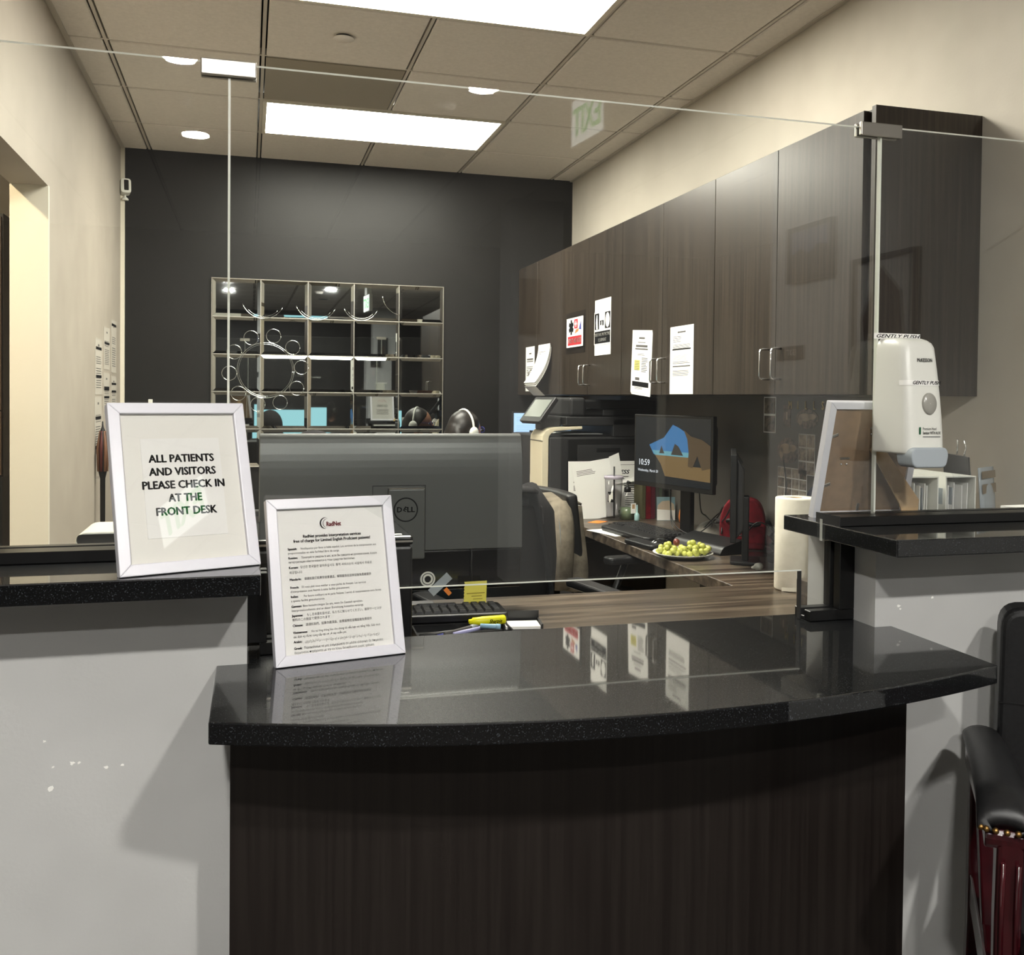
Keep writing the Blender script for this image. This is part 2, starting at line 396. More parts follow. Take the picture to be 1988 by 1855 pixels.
# flaked paint on the two half walls
def chip(x, z, s, y, parent):
    b = B(); pts = []
    n = random.randint(6, 9)
    for k in range(n):
        a = 2 * PI * k / n; r_ = s * random.uniform(0.35, 0.85); pts.append((x + r_ * math.cos(a) * 1.2, z + r_ * math.sin(a)))
    b.prism(pts, y - 0.0008, y + 0.0005, 'y').obj('paint_chip', MATS['paper_white'], parent)
for x, z, s in ((-0.279, 0.716, 0.005), (-0.268, 0.716, 0.004), (-0.227, 0.704, 0.005), (-0.201, 0.706, 0.004), (-0.312, 0.677, 0.008), (-0.308, 0.712, 0.003), (-0.321, 0.756, 0.003)):
    chip(x, z, s, 1.722, wfl)
for x, z, s in ((1.306, 0.905, 0.005), (1.31, 0.898, 0.003), (1.388, 0.918, 0.004)): chip(x, z, s, 1.70, wfr)

# ------------------------------------------------------------------ ceiling fixtures
def troffer(t, label):
    x0, x1, y0, y1 = t; r_ = thing('ceiling_troffer', label, 'ceiling light', ((x0 + x1) / 2, (y0 + y1) / 2, CZ))
    a, b_ = (x1 - x0) / 2 - 0.008, (y1 - y0) / 2 - 0.008
    fr_ = B()
    for q in ((-a, a, -b_, -b_ + 0.02), (-a, a, b_ - 0.02, b_), (-a, -a + 0.02, -b_ + 0.02, b_ - 0.02), (a - 0.02, a, -b_ + 0.02, b_ - 0.02)):
        fr_.box(q[0], q[1], q[2], q[3], -0.004, 0.03)
    fr_.obj('housing_frame', M_trimw, r_)
    bx('diffuser', M_panel, r_, -a + 0.018, a - 0.018, -b_ + 0.018, b_ - 0.018, 0.004, 0.012)
troffer(TROF[0], 'large bright ceiling light panel nearest the camera, cut by the top of the photo')
troffer(TROF[1], 'bright ceiling light panel in front of the charcoal back wall')
r_ = thing('return_air_panel', 'darker grey square ceiling panel just before the far light panel', 'ceiling panel', (0.359, 4.479, CZ))
bx('panel', M_return, r_, -0.293, 0.293, -0.293, 0.293, 0.0, 0.014, 0.003)
def can(x, y, label, m=None, z=CZ, rr=0.075, group=None):
    r_ = thing('recessed_downlight', label, 'downlight', (x, y, z), group=group)
    B().lathe([(rr, -0.001), (rr + 0.017, -0.003), (rr + 0.018, 0.0), (rr + 0.002, 0.0006)], 32, caps=False).obj('trim_ring', M_white, r_)
    B().lathe([(0.0005, -0.0015), (rr, -0.0015), (rr, 0.0), (0.0005, 0.0)], 32, caps=False).obj('lens', m or M_can, r_)
for x, y, lab in ((-0.282, -0.70, 'left of the two recessed downlights in the nearer waiting area row'), (1.03, -0.70, 'right of the two recessed downlights in the nearer waiting area row'),
                  (-0.282, -1.94, 'left of the two recessed downlights in the farther waiting area row'), (1.03, -1.94, 'unlit recessed downlight, right one of the farther waiting area row')):
    can(x, y, lab, M_ltgrey if 'unlit' in lab else None, rr=0.07, group='waiting area downlights')
can(-1.5, 3.2, 'round warm lamp in the corridor ceiling left of the opening', M_cancorr, CZ)
def disc(x, y, label):
    r_ = thing('sprinkler_cover', label, 'sprinkler cover', (x, y, CZ))
    B().lathe([(0.03, -0.008), (0.03, 0.0)], 24).obj('collar', M_char2, r_)
    B().lathe([(0.0005, -0.0125), (0.041, -0.0125), (0.042, -0.0095), (0.03, -0.008), (0.0005, -0.008)], 32, caps=False).obj('cover_plate', M_tile, r_)
disc(0.354, 3.85, 'round flush sprinkler cover on the tile before the near light panel')
r_ = thing('smoke_detector', 'small domed detector in the waiting area ceiling, mirrored in the glass', 'detector', (0.9, -0.98, CZ))
B().lathe([(0.062, 0.0), (0.06, -0.012), (0.045, -0.03), (0.03, -0.036), (0.0005, -0.038)], 28, caps=False).obj('dome', M_tile, r_)
r_ = thing('ceiling_sprinkler', 'pendent sprinkler in the waiting area ceiling behind the camera', 'sprinkler', (-0.28, -1.2, CZ))
B().lathe([(0.04, 0.0), (0.042, -0.006), (0.012, -0.012), (0.012, -0.04), (0.003, -0.05), (0.02, -0.055), (0.0005, -0.057)], 20, caps=False).obj('body', M_white, r_)

# lit exit sign hung over the waiting area (mirrored in the glass and in the picture frames)
r_ = thing('exit_sign', 'green and white lit exit sign hanging from the waiting area ceiling', 'exit sign', (1.4, -0.27, 2.53), R(84))
bx('housing', M_white, r_, -0.16, 0.16, -0.022, 0.022, -0.105, 0.105, 0.004)
bx('lit_face', M_exitw, r_, -0.152, 0.152, 0.0222, 0.024, -0.097, 0.097)
bx('canopy', M_white, r_, -0.06, 0.06, -0.03, 0.03, 0.105, CZ - 2.53, 0.003)
txt('EXIT', 0.17, M_exitg, r_, (0, 0.0245, -0.06), fitw=0.26, bold=0.006, rot=(PI / 2, 0, PI), name='exit_lettering')

# ------------------------------------------------------------------ pictures in the waiting area
def picture(label, loc, rz, w_, h_, shapes, base):
    r_ = thing('framed_picture', label, 'picture', loc, rz)
    t = B()
    for q in ((-w_ / 2, w_ / 2, 0, 0.02), (-w_ / 2, w_ / 2, h_ - 0.02, h_), (-w_ / 2, -w_ / 2 + 0.02, 0.02, h_ - 0.02), (w_ / 2 - 0.02, w_ / 2, 0.02, h_ - 0.02)): t.box(q[0], q[1], -0.025, 0, q[2], q[3])
    t.obj('frame', M_black, r_)
    bx('print', base, r_, -w_ / 2 + 0.02, w_ / 2 - 0.02, -0.012, -0.003, 0.02, h_ - 0.02)
    for m, pts in shapes: B().poly([(x * (w_ - 0.04) / 2, -0.0125, 0.02 + z * (h_ - 0.04)) for x, z in pts]).obj('printed_shape', m, r_)
M_sky = mat('print_sky', (96, 104, 128), 0.7); M_trees = mat('print_trees', (36, 33, 30), 0.8); M_flor = mat('print_leaves', (66, 50, 42), 0.8)
picture('dark framed landscape of hills under a grey sky in the waiting area', (2.449, -0.225, 1.875), -PI / 2, 0.36, 0.255,
        [(M_trees, [(-1, 0), (1, 0), (1, 0.5), (0.5, 0.62), (0.1, 0.48), (-0.4, 0.66), (-1, 0.55)])], M_sky)
picture('tall framed print of dark foliage on the waiting area side wall', (2.449, 0.3, 1.42), -PI / 2, 0.4, 0.5,
        [(M_flor, [(-0.8, 0), (0.6, 0), (0.8, 0.5), (0.1, 0.95), (-0.6, 0.7)])], M_wall_cool)
picture('narrow dark poster on the pale column of the waiting area', (1.93, -2.999, 1.79), PI, 0.15, 0.39, [(M_flor, [(-0.6, 0.2), (0.6, 0.2), (0.6, 0.7), (-0.6, 0.7)])], M_char2)
r_ = thing('exit_plaque', 'dark wall plaque reading exit, seen mirrored in the glass', 'sign', (2.449, -0.395, 1.52), -PI / 2)
bx('plate', M_char2, r_, -0.117, 0.117, -0.006, 0, 0, 0.066, 0.002)
txt('EXIT', 0.04, M_white, r_, (-0.01, -0.0065, 0.022), name='exit_lettering')

# ================================================================== counters, ledges, glass
def arc(p0, p1, p2, n=28):
    """circular arc through three points"""
    ax, ay = p0; bx_, by = p1; cx_, cy_ = p2
    d = 2 * (ax * (by - cy_) + bx_ * (cy_ - ay) + cx_ * (ay - by))
    ux = ((ax * ax + ay * ay) * (by - cy_) + (bx_ * bx_ + by * by) * (cy_ - ay) + (cx_ * cx_ + cy_ * cy_) * (ay - by)) / d
    uy = ((ax * ax + ay * ay) * (cx_ - bx_) + (bx_ * bx_ + by * by) * (ax - cx_) + (cx_ * cx_ + cy_ * cy_) * (bx_ - ax)) / d
    r_ = math.hypot(ax - ux, ay - uy); a0 = math.atan2(ay - uy, ax - ux); a1 = math.atan2(cy_ - uy, cx_ - ux)
    return [(ux + r_ * math.cos(a0 + (a1 - a0) * k / n), uy + r_ * math.sin(a0 + (a1 - a0) * k / n)) for k in range(n + 1)]
t = thing('transaction_counter', 'black speckled bow-front check-in counter on dark wood base between the half walls', 'counter', (0, 0, 0))
top = arc((-0.053, 1.424), (0.60, 1.3005), (1.283, 1.398)) + [(1.289, 1.6995), (1.2485, 1.6995), (1.2485, 1.845), (0.0005, 1.845), (0.0005, 1.7215), (-0.051, 1.7215)]
B().prism(top, 0.831, 0.864).obj('worktop', M_granite, t, 0.0025, 2)
B().prism(arc((-0.0257, 1.60), (0.61, 1.535), (1.252, 1.60)) + [(1.2485, 1.68), (1.2485, 1.79), (0.0005, 1.79), (0.0005, 1.71), (-0.0257, 1.71)], 0.0, 0.831).obj('front_panel', M_darkwood, t)
def ledge(name, label, x0, x1, y0, y1, z):
    o = bx(name, M_granite, None, x0, x1, y0, y1, z - 0.0335, z, 0.002); return tag(o, label, 'counter ledge')
ledge('counter_ledge', 'black speckled ledge on the left half wall, under the check-in notice', -0.709, 0.0203, 1.566, 1.956, 1.046)
ledge('counter_ledge', 'black speckled ledge on the right half wall, behind the hand sanitizer', 1.187, 2.03, 1.552, 1.955, 1.067)

g = thing('glass_partition', 'frameless clear glass screen in black channels standing across the counter', 'glass screen', (0, 1.80, 0))
def pane(pts):
    b = B().prism(pts, -0.005, 0.005, 'y')
    b.bm.normal_update()
    for f in b.bm.faces:
        f.material_index = 0 if abs(f.normal.y) > 0.9 or f.normal.z > 0.9 else 1
    return b.obj('glass_panel', [M_glass, M_edge], g)
pane([(-0.705, 1.056), (-0.036, 1.056), (-0.036, 1.92), (-0.705, 1.92)])
pane([(-0.033, 1.056), (0.0225, 1.056), (0.0225, 0.874), (0.11, 0.874), (0.11, 0.968), (1.134, 0.968), (1.134, 0.874), (1.226, 0.874), (1.226, 1.030), (1.184, 1.030), (1.184, 1.077), (1.3105, 1.077), (1.3105, 1.92), (-0.033, 1.92)])
pane([(1.3145, 1.077), (2.027, 1.077), (2.027, 1.925), (1.3145, 1.925)])
def channel(x0, x1, z0, z1, vertical=False):
    b = B(); a = 0.03
    if vertical:
        b.box(x0, x1, -a, -0.007, z0, z1); b.box(x0, x1, 0.007, a, z0, z1); b.box(x0 + (0 if x0 < 0.5 else 0.012), x1 - (0.012 if x0 < 0.5 else 0), -0.007, 0.007, z0, z1)
    else:
        b.box(x0, x1, -0.056, -0.007, z0, z1); b.box(x0, x1, 0.007, a, z0, z1); b.box(x0, x1, -0.007, 0.007, z0, z0 + 0.008)
    return b.obj('base_channel', M_blackalu, g, 0.0012, 1)
channel(-0.705, 0.019, 1.0462, 1.066); channel(1.193, 2.027, 1.0672, 1.087)
b = B().box(1.142, 1.2485, -0.03, -0.007, 0.8642, 0.886).box(1.142, 1.2485, 0.007, 0.03, 0.8642, 0.886).box(1.142, 1.2485, -0.007, 0.007, 0.8642, 0.872)
b.obj('base_channel', M_blackalu, g, 0.0012, 1)
b = B().box(0.022, 0.104, -0.03, -0.007, 0.8642, 0.886).box(0.022, 0.104, 0.007, 0.03, 0.8642, 0.886).box(0.022, 0.104, -0.007, 0.007, 0.8642, 0.872)
b.obj('base_channel', M_blackalu, g, 0.0012, 1)
channel(1.212, 1.2485, 0.8862, 1.0325, True); channel(0.0005, 0.034, 0.8862, 1.0115, True)
bx('channel_end_cap', M_char2, g, 1.1905, 1.193, -0.056, 0.03, 1.034, 1.0885)
bx('seam_strip', M_edge, g, -0.0365, -0.0325, -0.0052, -0.0046, 1.07, 1.893); bx('seam_strip', M_edge, g, 1.3103, 1.3147, -0.0052, -0.0046, 1.09, 1.9)
bx('edge_glow_strip', M_edge, g, 0.11, 1.134, -0.0056, -0.005, 0.968, 0.9708)  # white strip added for the glow of light carried through the glass edge
bx('edge_guard', M_char2, g, 1.1315, 1.1345, -0.006, 0.006, 0.866, 0.968)
for x0, x1, z in ((-0.083, 0.0118, 1.894), (1.257, 1.36, 1.9)):
    o = bx('glass_clamp', M_nickel, g, x0, x1, -0.014, -0.005, z, z + 0.029, 0.002); bx('rear_plate', M_nickel, o, x0, x1, 0.005, 0.012, z, z + 0.029, 0.002)

# ------------------------------------------------------------------ picture frames
def frame(name, label, loc, rz, lean, w_, h_, border=0.0185, deep=0.02, easel=True):
    r_ = thing(name, label, 'picture frame', loc, rz, -lean)
    i = border
    for pts in ([(0, 0), (w_, 0), (w_ - i, i), (i, i)], [(w_, 0), (w_, h_), (w_ - i, h_ - i), (w_ - i, i)], [(w_, h_), (0, h_), (i, h_ - i), (w_ - i, h_ - i)], [(0, h_), (0, 0), (i, i), (i, h_ - i)]):
        B().prism(pts, 0, deep, 'y').obj('frame_rail', M_framew, r_, 0.0015, 2)
    bx('glazing', M_pane, r_, i - 0.001, w_ - i + 0.001, 0.004, 0.0055, i - 0.001, h_ - i + 0.001)
    bx('backing_board', M_board, r_, i - 0.002, w_ - i + 0.002, 0.011, 0.0145, i - 0.002, h_ - i + 0.002)
    return r_
f1 = frame('sign_frame', 'white frame on the left ledge asking all patients and visitors to check in', (-0.1884, 1.5798, 1.0475), R(19.4), R(19), 0.223, 0.284)
bx('mat_board', M_mat, f1, 0.018, 0.205, 0.0085, 0.0105, 0.018, 0.266)
bx('inner_sheet', M_paper, f1, 0.048, 0.176, 0.0075, 0.0084, 0.058, 0.224, 0.0)
for k, s in enumerate(('ALL PATIENTS', 'AND VISITORS', 'PLEASE CHECK IN', 'AT THE', 'FRONT DESK')):
    wd = (0.105, 0.107, 0.1315, 0.053, 0.0965)[k]
    txt(s, 0.0185, M_ink, f1, (0.112, 0.0072, 0.1835 - 0.0222 * k), fitw=wd, bold=0.0008)
B().prism([(0.085, 0.0), (0.14, 0.0), (0.13, 0.19), (0.095, 0.19)], 0.0, 0.003, 'y').obj('easel_leg', M_kraft, f1, loc=(0, 0.119, 0.044), rot=(R(33), 0, 0))
f2 = frame('sign_frame', 'white frame on the low counter listing interpretation services in many languages', (0.0474, 1.6738, 0.8655), R(11.3), R(17), 0.234, 0.292)
bx('printed_sheet', M_paper, f2, 0.0165, 0.2175, 0.0085, 0.0105, 0.0165, 0.2755)
B().prism([(0.09, 0.0), (0.145, 0.0), (0.135, 0.19), (0.1, 0.19)], 0.0, 0.003, 'y').obj('easel_leg', M_kraft, f2, loc=(0, 0.108, 0.036), rot=(R(30), 0, 0))
# logo: two crescents and a word
def crescent(cx_, cz, ro, ri, off, a0, a1, m):
    b = B(); n = 20; o_, i_ = [], []
    for k in range(n + 1):
        a = R(a0 + (a1 - a0) * k / n); th = math.sin(PI * k / n)
        o_.append((cx_ + ro * math.cos(a), cz + ro * math.sin(a))); rr = ro - ri * th; i_.append((cx_ + rr * math.cos(a), cz + rr * math.sin(a)))
    for k in range(n): b.poly([(o_[k][0], 0.0072, o_[k][1]), (o_[k + 1][0], 0.0072, o_[k + 1][1]), (i_[k + 1][0], 0.0072, i_[k + 1][1]), (i_[k][0], 0.0072, i_[k][1])])
    b.obj('logo_crescent', m, f2)
crescent(0.106, 0.246, 0.0105, 0.0026, 0, 70, 275, M_ink); crescent(0.1095, 0.2455, 0.0085, 0.0012, 0, 80, 260, M_inkg)
txt('RadNet', 0.0115, M_maroon, f2, (0.1075, 0.0072, 0.2405), align='LEFT', fitw=0.0265, bold=0.0004)
txt('RadNet provides interpretation services', 0.0075, M_ink, f2, (0.117, 0.0072, 0.2215), fitw=0.107, bold=0.00022)
txt('free of charge for Limited English Proficient patients!', 0.0075, M_ink, f2, (0.117, 0.0072, 0.2135), fitw=0.142, bold=0.00022)
L = [('Spanish:', ' Notifíquenos por favor si habla español. Los servicios de la interpretación son', 'proporcionados en esta facilidad libre de carga.', 0.163, 0.093, 0.2005),
     ('Russian:', ' Пожалуйста уведомьте нас, если Вы говорите на русском языке. Услуги', 'интерпретации обеспечиваются в этом средстве бесплатно.', 0.163, 0.121, 0.1845),
     ('Korean:', ' 당신은 한국말면 알려주십시오. 통역 서비스는이 시설에서 무료로', '제공됩니다', 0.152, 0.023, 0.1675),
     ('Mandarin:', ' 请通知我们如果你说普通话。解释服务在这种设施免费被提供', '', 0.149, 0, 0.1465),
     ('French:', " S'il vous plaît nous notifier si vous parlez du français. Les services", "d'interprétation sont fournis à cette facilité gratuitement.", 0.138, 0.107, 0.1325),
     ('Italian:', " Per favore notificarci se lei parla l'italiano. I servizi di interpretazione sono forniti", 'a questa facilità gratuitamente.', 0.165, 0.06, 0.1165),
     ('German:', ' Bitte benachrichtigen Sie uns, wenn Sie Deutsch sprechen.', 'Interpretationsdienste sind an dieser Einrichtung kostenlos versorgt.', 0.129, 0.13, 0.0995),
     ('Japanese:', ' もし日本語を話せば、私たちに知らせてください。解釈サービスが', '無料のこの施設で提供されます', 0.163, 0.067, 0.0835),
     ('Chinese:', ' 請通知我們、如果你講漢語、詮釋服務在這種設施免費提供', '', 0.143, 0, 0.0665),
     ('Vietnamese:', ' Xin vui lòng thông báo cho chúng tôi nếu bạn nói tiếng Việt. Giải thích', 'các dịch vụ được cung cấp tại cơ sở này miễn phí.', 0.158, 0.095, 0.0545),
     ('Arabic:', ' يرجى اعلامنا اذا انت تتحدث العربية وتقدم خدمات الترجمة الفورية في هذا المرفق مجانا', '', 0.155, 0, 0.0385),
     ('Greek:', ' Παρακαλούμε να μας ενημερώσετε αν μιλάτε ελληνικά. Οι Υπηρεσίες', 'διερμηνείας παρέχονται με την εν λόγω διευκόλυνση χωρίς χρέωση', 0.161, 0.143, 0.0275)]
for head, a, b_, wa, wb, z in L:
    txt(head, 0.0056, M_ink, f2, (0.0345, 0.0072, z), align='LEFT', bold=0.00022, sx=0.93)
    hw = 0.0031 * len(head) * 0.93
    txt(a.strip(), 0.0054, M_inkg if head not in ('Mandarin:', 'Greek:') else M_ink, f2, (0.0345 + hw, 0.0072, z), align='LEFT', fitw=wa - hw)
    if b_: txt(b_, 0.0054, M_inkg if head != 'Greek:' else M_ink, f2, (0.0345, 0.0072, z - (0.0072 if head != 'Korean:' else 0.0088)), align='LEFT', fitw=wb)
# a third frame seen from behind on the right ledge
f3 = frame('sign_frame', 'white picture frame seen from its brown back on the right ledge behind the glass', (1.47, 1.915, 1.0685), PI, R(14), 0.245, 0.272, 0.0165)
bx('printed_sheet', M_paper, f3, 0.015, 0.23, 0.0085, 0.0105, 0.015, 0.257)
txt('CLOSED', 0.03, M_ink, f3, (0.1225, 0.0072, 0.15), fitw=0.11, bold=0.0004)
bars('printed_lines', M_inkg, f3, [(0.06, 0.185, 0.11 - 0.02 * q, 0.116 - 0.02 * q) for q in range(3)], 0.0072)
B().tube([(0.08, 0.0072, 0.2), (0.11, 0.0072, 0.225), (0.12, 0.0072, 0.2), (0.15, 0.0072, 0.222), (0.17, 0.0072, 0.205)], 0.0014, 6).obj('red_scribble', M_red, f3)
bd = [c for c in f3.children if c.name.startswith('backing_board')][0]
B().prism([(0.058, 0.005), (0.095, 0.0), (0.102, 0.032), (0.165, 0.155), (0.138, 0.172), (0.05, 0.04)], 0.0, 0.003, 'y').obj('easel_leg', M_kraft, f3, loc=(-0.035, 0.085, 0.023), rot=(R(24), 0, 0))
def clip(x, z, a):
    o = B().box(-0.0035, 0.0035, 0, 0.0015, 0, 0.022).obj('turn_clip', M_nickel, f3, 0.001, 1, (x, 0.0148, z), (0, a, 0))
for x, z, a in ((0.232, 0.19, R(-70)), (0.232, 0.075, R(-70)), (0.13, 0.012, 0), (0.07, 0.26, PI)): clip(x, z, a)
for x, z in ((0.185, 0.14), (0.12, 0.21)):
    bx('hanger_plate', M_nickel, f3, x - 0.012, x + 0.012, 0.0146, 0.0162, z, z + 0.004)
    for s in (-0.007, 0.007): B().lathe([(0.0005, 0), (0.003, 0), (0.002, 0.002), (0.0005, 0.0022)], 10, caps=False).obj('rivet', M_chrome, f3, 0, 2, (x + s, 0.0146, z - 0.012), (-PI / 2, 0, 0))

# ------------------------------------------------------------------ hand sanitizer dispenser on the glass
d = thing('sanitizer_dispenser', 'white hand sanitizer dispenser with grey push lever fixed to the right glass', 'dispenser', (1.354, 1.792, 1.222))
def dloop(z):
    """half width and front depth of the shell at height z"""
    t_ = max(0.0, min(1.0, z / 0.245)); w2 = 0.0525 - 0.0075 * t_ ** 1.5; dp = 0.112 - 0.03 * t_ ** 1.6
    e = max(0.0, (z - 0.222) / 0.023); k = math.sqrt(max(0.0, 1 - e * e)) if e > 0 else 1.0
    b0 = max(0.0, (0.012 - z) / 0.012); kb = math.sqrt(max(0.0, 1 - 0.5 * b0 * b0))
    return w2 * (0.72 + 0.28 * k) * (0.95 + 0.05 * kb), dp * (0.45 + 0.55 * k) * (0.9 + 0.1 * kb)
b = B(); rows = []
zs = [0, 0.004, 0.012, 0.04, 0.08, 0.12, 0.16, 0.2, 0.222, 0.232, 0.239, 0.243, 0.245]
for z in zs:
    hw, dp = dloop(z)
    pts = fillet([(-hw, 0), (hw, 0), (hw * 0.9, -dp), (-hw * 0.9, -dp)], [0.002, 0.002, 0.022, 0.022], 6)
    rows.append([b.v((x, y, z)) for x, y in pts])
for r0, r1 in zip(rows, rows[1:]):
    n = len(r0)
    for k in range(n): b.face([r0[k], r0[(k + 1) % n], r1[(k + 1) % n], r1[k]], True)
b.face(rows[0][::-1]); b.face(rows[-1], True)
b.obj('shell', M_white, d)
lv = B().prism(fillet([(-0.04, -0.028), (0.04, -0.028), (0.046, 0.0), (0.04, 0.014), (-0.04, 0.014), (-0.046, 0.0)], 0.012), -0.121, -0.07, 'y').obj('push_lever', M_ltgrey, d, 0.004, 3)
ov = B().lathe([(0.0005, 0.0), (0.0155, 0.0), (0.0165, -0.002), (0.0165, -0.006)], 28, caps=False).obj('level_window', mat('window_grey', (160, 158, 150), 0.2), d, 0, 2, (0.006, -0.1105, 0.105), (PI / 2 - R(4), 0, 0)); ov.scale = (1, 1.35, 1)
def on_front(z): return -dloop(z)[1] - 0.0008
txt('McKESSON', 0.011, M_ink, d, (0.004, on_front(0.192) - 0.001, 0.192), fitw=0.036, bold=0.0002, rot=(PI / 2 - R(9.4), 0, 0))
def dring(z, off):
    hw, dp = dloop(z); hw += off; dp += off
    return [p for p in fillet([(-hw, 0), (hw, 0), (hw * 0.9, -dp), (-hw * 0.9, -dp)], [0.002, 0.002, 0.022, 0.022], 6)][14:]
b = B(); r0, r1 = ([b.v((x, y, z)) for x, y in dring(z, 0.0008) if y < -0.06] for z in (0.1425, 0.1535))
for k in range(len(r0) - 1): b.face([r0[k], r0[k + 1], r1[k + 1], r1[k]], True)
b.obj('label_tape', M_paper, d)
txt('GENTLY PUSH', 0.0105, M_ink, d, (0.003, -dloop(0.148)[1] - 0.0019, 0.1448), fitw=0.068, bold=0.0003, shear=0.35, rot=(PI / 2 - R(7), 0, 0))
txt('Premium Hand', 0.0085, M_ink, d, (-0.012, on_front(0.048) - 0.0006, 0.05), align='LEFT', fitw=0.033, rot=(PI / 2 - R(4), 0, 0))
txt('Sanitizer WITH ALOE', 0.0085, M_ink, d, (-0.012, on_front(0.041) - 0.0006, 0.0415), align='LEFT', fitw=0.043, bold=0.0001, rot=(PI / 2 - R(4), 0, 0))
bars('fine_print', M_ink, d, [(-0.012, 0.031, 0.0355, 0.0368)], on_front(0.036))
bars('green_bar', mat('print_green', (24, 84, 52), 0.6), d, [(-0.021, -0.0165, 0.041, 0.056)], on_front(0.04))
o = thing('label_strip', 'white label strip reading gently push, stuck on the glass above the dispenser', 'label', (1.361, 1.7935, 1.4665))
bx('tape', M_paper, o, -0.0585, 0.0585, -0.0008, 0, 0, 0.0125)
txt('GENTLY PUSH', 0.0112, M_ink, o, (0, -0.0011, 0.0026), fitw=0.11, bold=0.0003, shear=0.35)

# ================================================================== reception furniture
DZ = 0.74
t = thing('front_desk', 'brown wood-grain worktop along the back of the reception counter', 'desk', (0, 0, 0))
B().box(-0.684, 2.004, 1.973, 2.74, DZ - 0.04, DZ).obj('worktop', M_desk, t, 0.002, 1)
bx('side_panel', M_desk, t, -0.66, -0.63, 1.98, 2.7, 0, DZ - 0.04); bx('side_panel', M_darkwood, t, 1.22, 1.25, 1.98, 2.72, 0, DZ - 0.04)
bx('modesty_panel', M_darkwood, t, -0.63, 1.22, 1.975, 1.99, 0.1, DZ - 0.04)
t = thing('side_desk', 'brown wood-grain worktop running along the right wall to the copier', 'desk', (0, 0, 0))
B().box(1.485, 2.004, 2.7405, 4.47, DZ - 0.04, DZ).obj('worktop', M_desk, t, 0.002, 1)
bx('side_panel', M_darkwood, t, 1.50, 2.02, 4.43, 4.46, 0, DZ - 0.04); bx('support_panel', M_darkwood, t, 1.50, 1.53, 2.75, 3.0, 0, DZ - 0.04)
t = thing('back_desk', 'dark worktop against the charcoal back wall beside the copier', 'desk', (0, 0, 0))
bx('worktop', M_desk, t, 0.3, 2.03, 5.42, 5.95, 0.70, 0.74); bx('side_panel', M_darkwood, t, 0.32, 0.35, 5.45, 5.94, 0, 0.70); bx('side_panel', M_darkwood, t, 1.98, 2.01, 5.45, 5.94, 0, 0.70)

# wall cabinets
YC = [2.313, 3.26, 4.18, 5.10, 5.964]
SEAM = [2.82, 3.725, 4.64, 5.55]
place = ('nearest the camera', 'above the desk monitors', 'above the copier, with the safety signs', 'farthest, touching the charcoal wall')
handle_bm = None
for k in range(4):
    y0, y1, sm = YC[k], YC[k + 1], SEAM[k]
    t = thing('wall_cabinet', 'dark brown two-door wall cabinet, the one ' + place[k], 'cabinet', (0, 0, 0))
    bx('body', M_cab, t, 1.692, 2.029, y0, y1 - 0.001, 1.348, 2.155)
    ya = y0 + (0.052 if k == 0 else 0.002)
    if k == 0: bx('filler_strip', M_cab, t, 1.674, 1.692, y0, y0 + 0.018, 1.348, 2.155)
    for (a, c, hy) in ((ya, sm - 0.0015, sm - 0.036), (sm + 0.0015, y1 - 0.002, sm + 0.036)):
        dr = bx('door', M_cab, t, 1.672, 1.6905, a, c, 1.35, 2.153, 0.001, 1)
        z0, z1 = 1.4, 1.5; x = 1.672
        B().tube([(x, hy, z0), (x - 0.026, hy, z0), (x - 0.034, hy, z0 + 0.003), (x - 0.038, hy, z0 + 0.011), (x - 0.038, hy, z1 - 0.011), (x - 0.034, hy, z1 - 0.003), (x - 0.026, hy, z1), (x, hy, z1)], 0.0038, 10).obj('handle', M_chrome, dr)
# sheets and signs on the cabinet doors and on the left wall
def sheet(label, loc, rz, w_, h_, lines=(), ink=None, m=None, cat='paper', name='posted_sheet', tilt=0.0, th=0.0008):
    r_ = thing(name, label, cat, loc, rz, ry=0)
    if tilt: r_.rotation_euler = (0, tilt, rz)
    bx('sheet', m or M_paper, r_, -w_ / 2, w_ / 2, -th, 0, 0, h_)
    if lines: bars('printed_lines', ink or M_inkg, r_, [(a * w_ / 2, b_ * w_ / 2, c * h_, (c + d_) * h_) for a, b_, c, d_ in lines], -th - 0.0004)
    return r_
def para(z0, z1, n, x0=-0.75, x1=0.75, th=0.35, rag=0.2):
    st = (z1 - z0) / n
    return [(x0, x1 - random.random() * rag, z0 + k * st, st * th) for k in range(n)]
CX = 1.6705; RZ = -PI / 2
sheet('printed notice on the farthest cabinet door by the charcoal wall', (CX, 5.68, 1.372), RZ, 0.19, 0.274,
      para(0.1, 0.3, 5) + para(0.35, 0.58, 6) + [(-0.7, 0.7, 0.66, 0.02), (-0.7, 0.7, 0.70, 0.035), (-0.2, 0.3, 0.83, 0.03)])
r_ = thing('curled_sheets', 'thick curled bundle of sheets bent outward over the far cabinet handle', 'paper', (CX, 5.36, 1.40), RZ)
for k in range(3):
    B().grid(lambda u, v, k=k: (-0.115 + 0.23 * u - 0.05 * (1 - v) ** 2, -0.002 - 0.004 * k - 0.075 * (1 - v) ** 2 - 0.012 * math.sin(PI * u) * (1 - v), 0.01 * k + 0.225 * v), 8, 10).obj('sheet', M_paper, r_)
B().grid(lambda u, v: (-0.165 + 0.23 * u + 0.03 * v, -0.081 - 0.012 * math.sin(PI * u) + 0.05 * v, 0.0 - 0.055 * v), 6, 3).obj('folded_tail', M_paper, r_)
bars('printed_lines', M_inkg, r_, [(-0.08, 0.05, 0.2 - 0.011 * k, 0.2025 - 0.011 * k) for k in range(5)], -0.0175)
r_ = thing('safety_sign', 'red and white first aid kit sign in a clear pocket on the cabinet', 'sign', (CX, 4.83, 1.60), RZ)
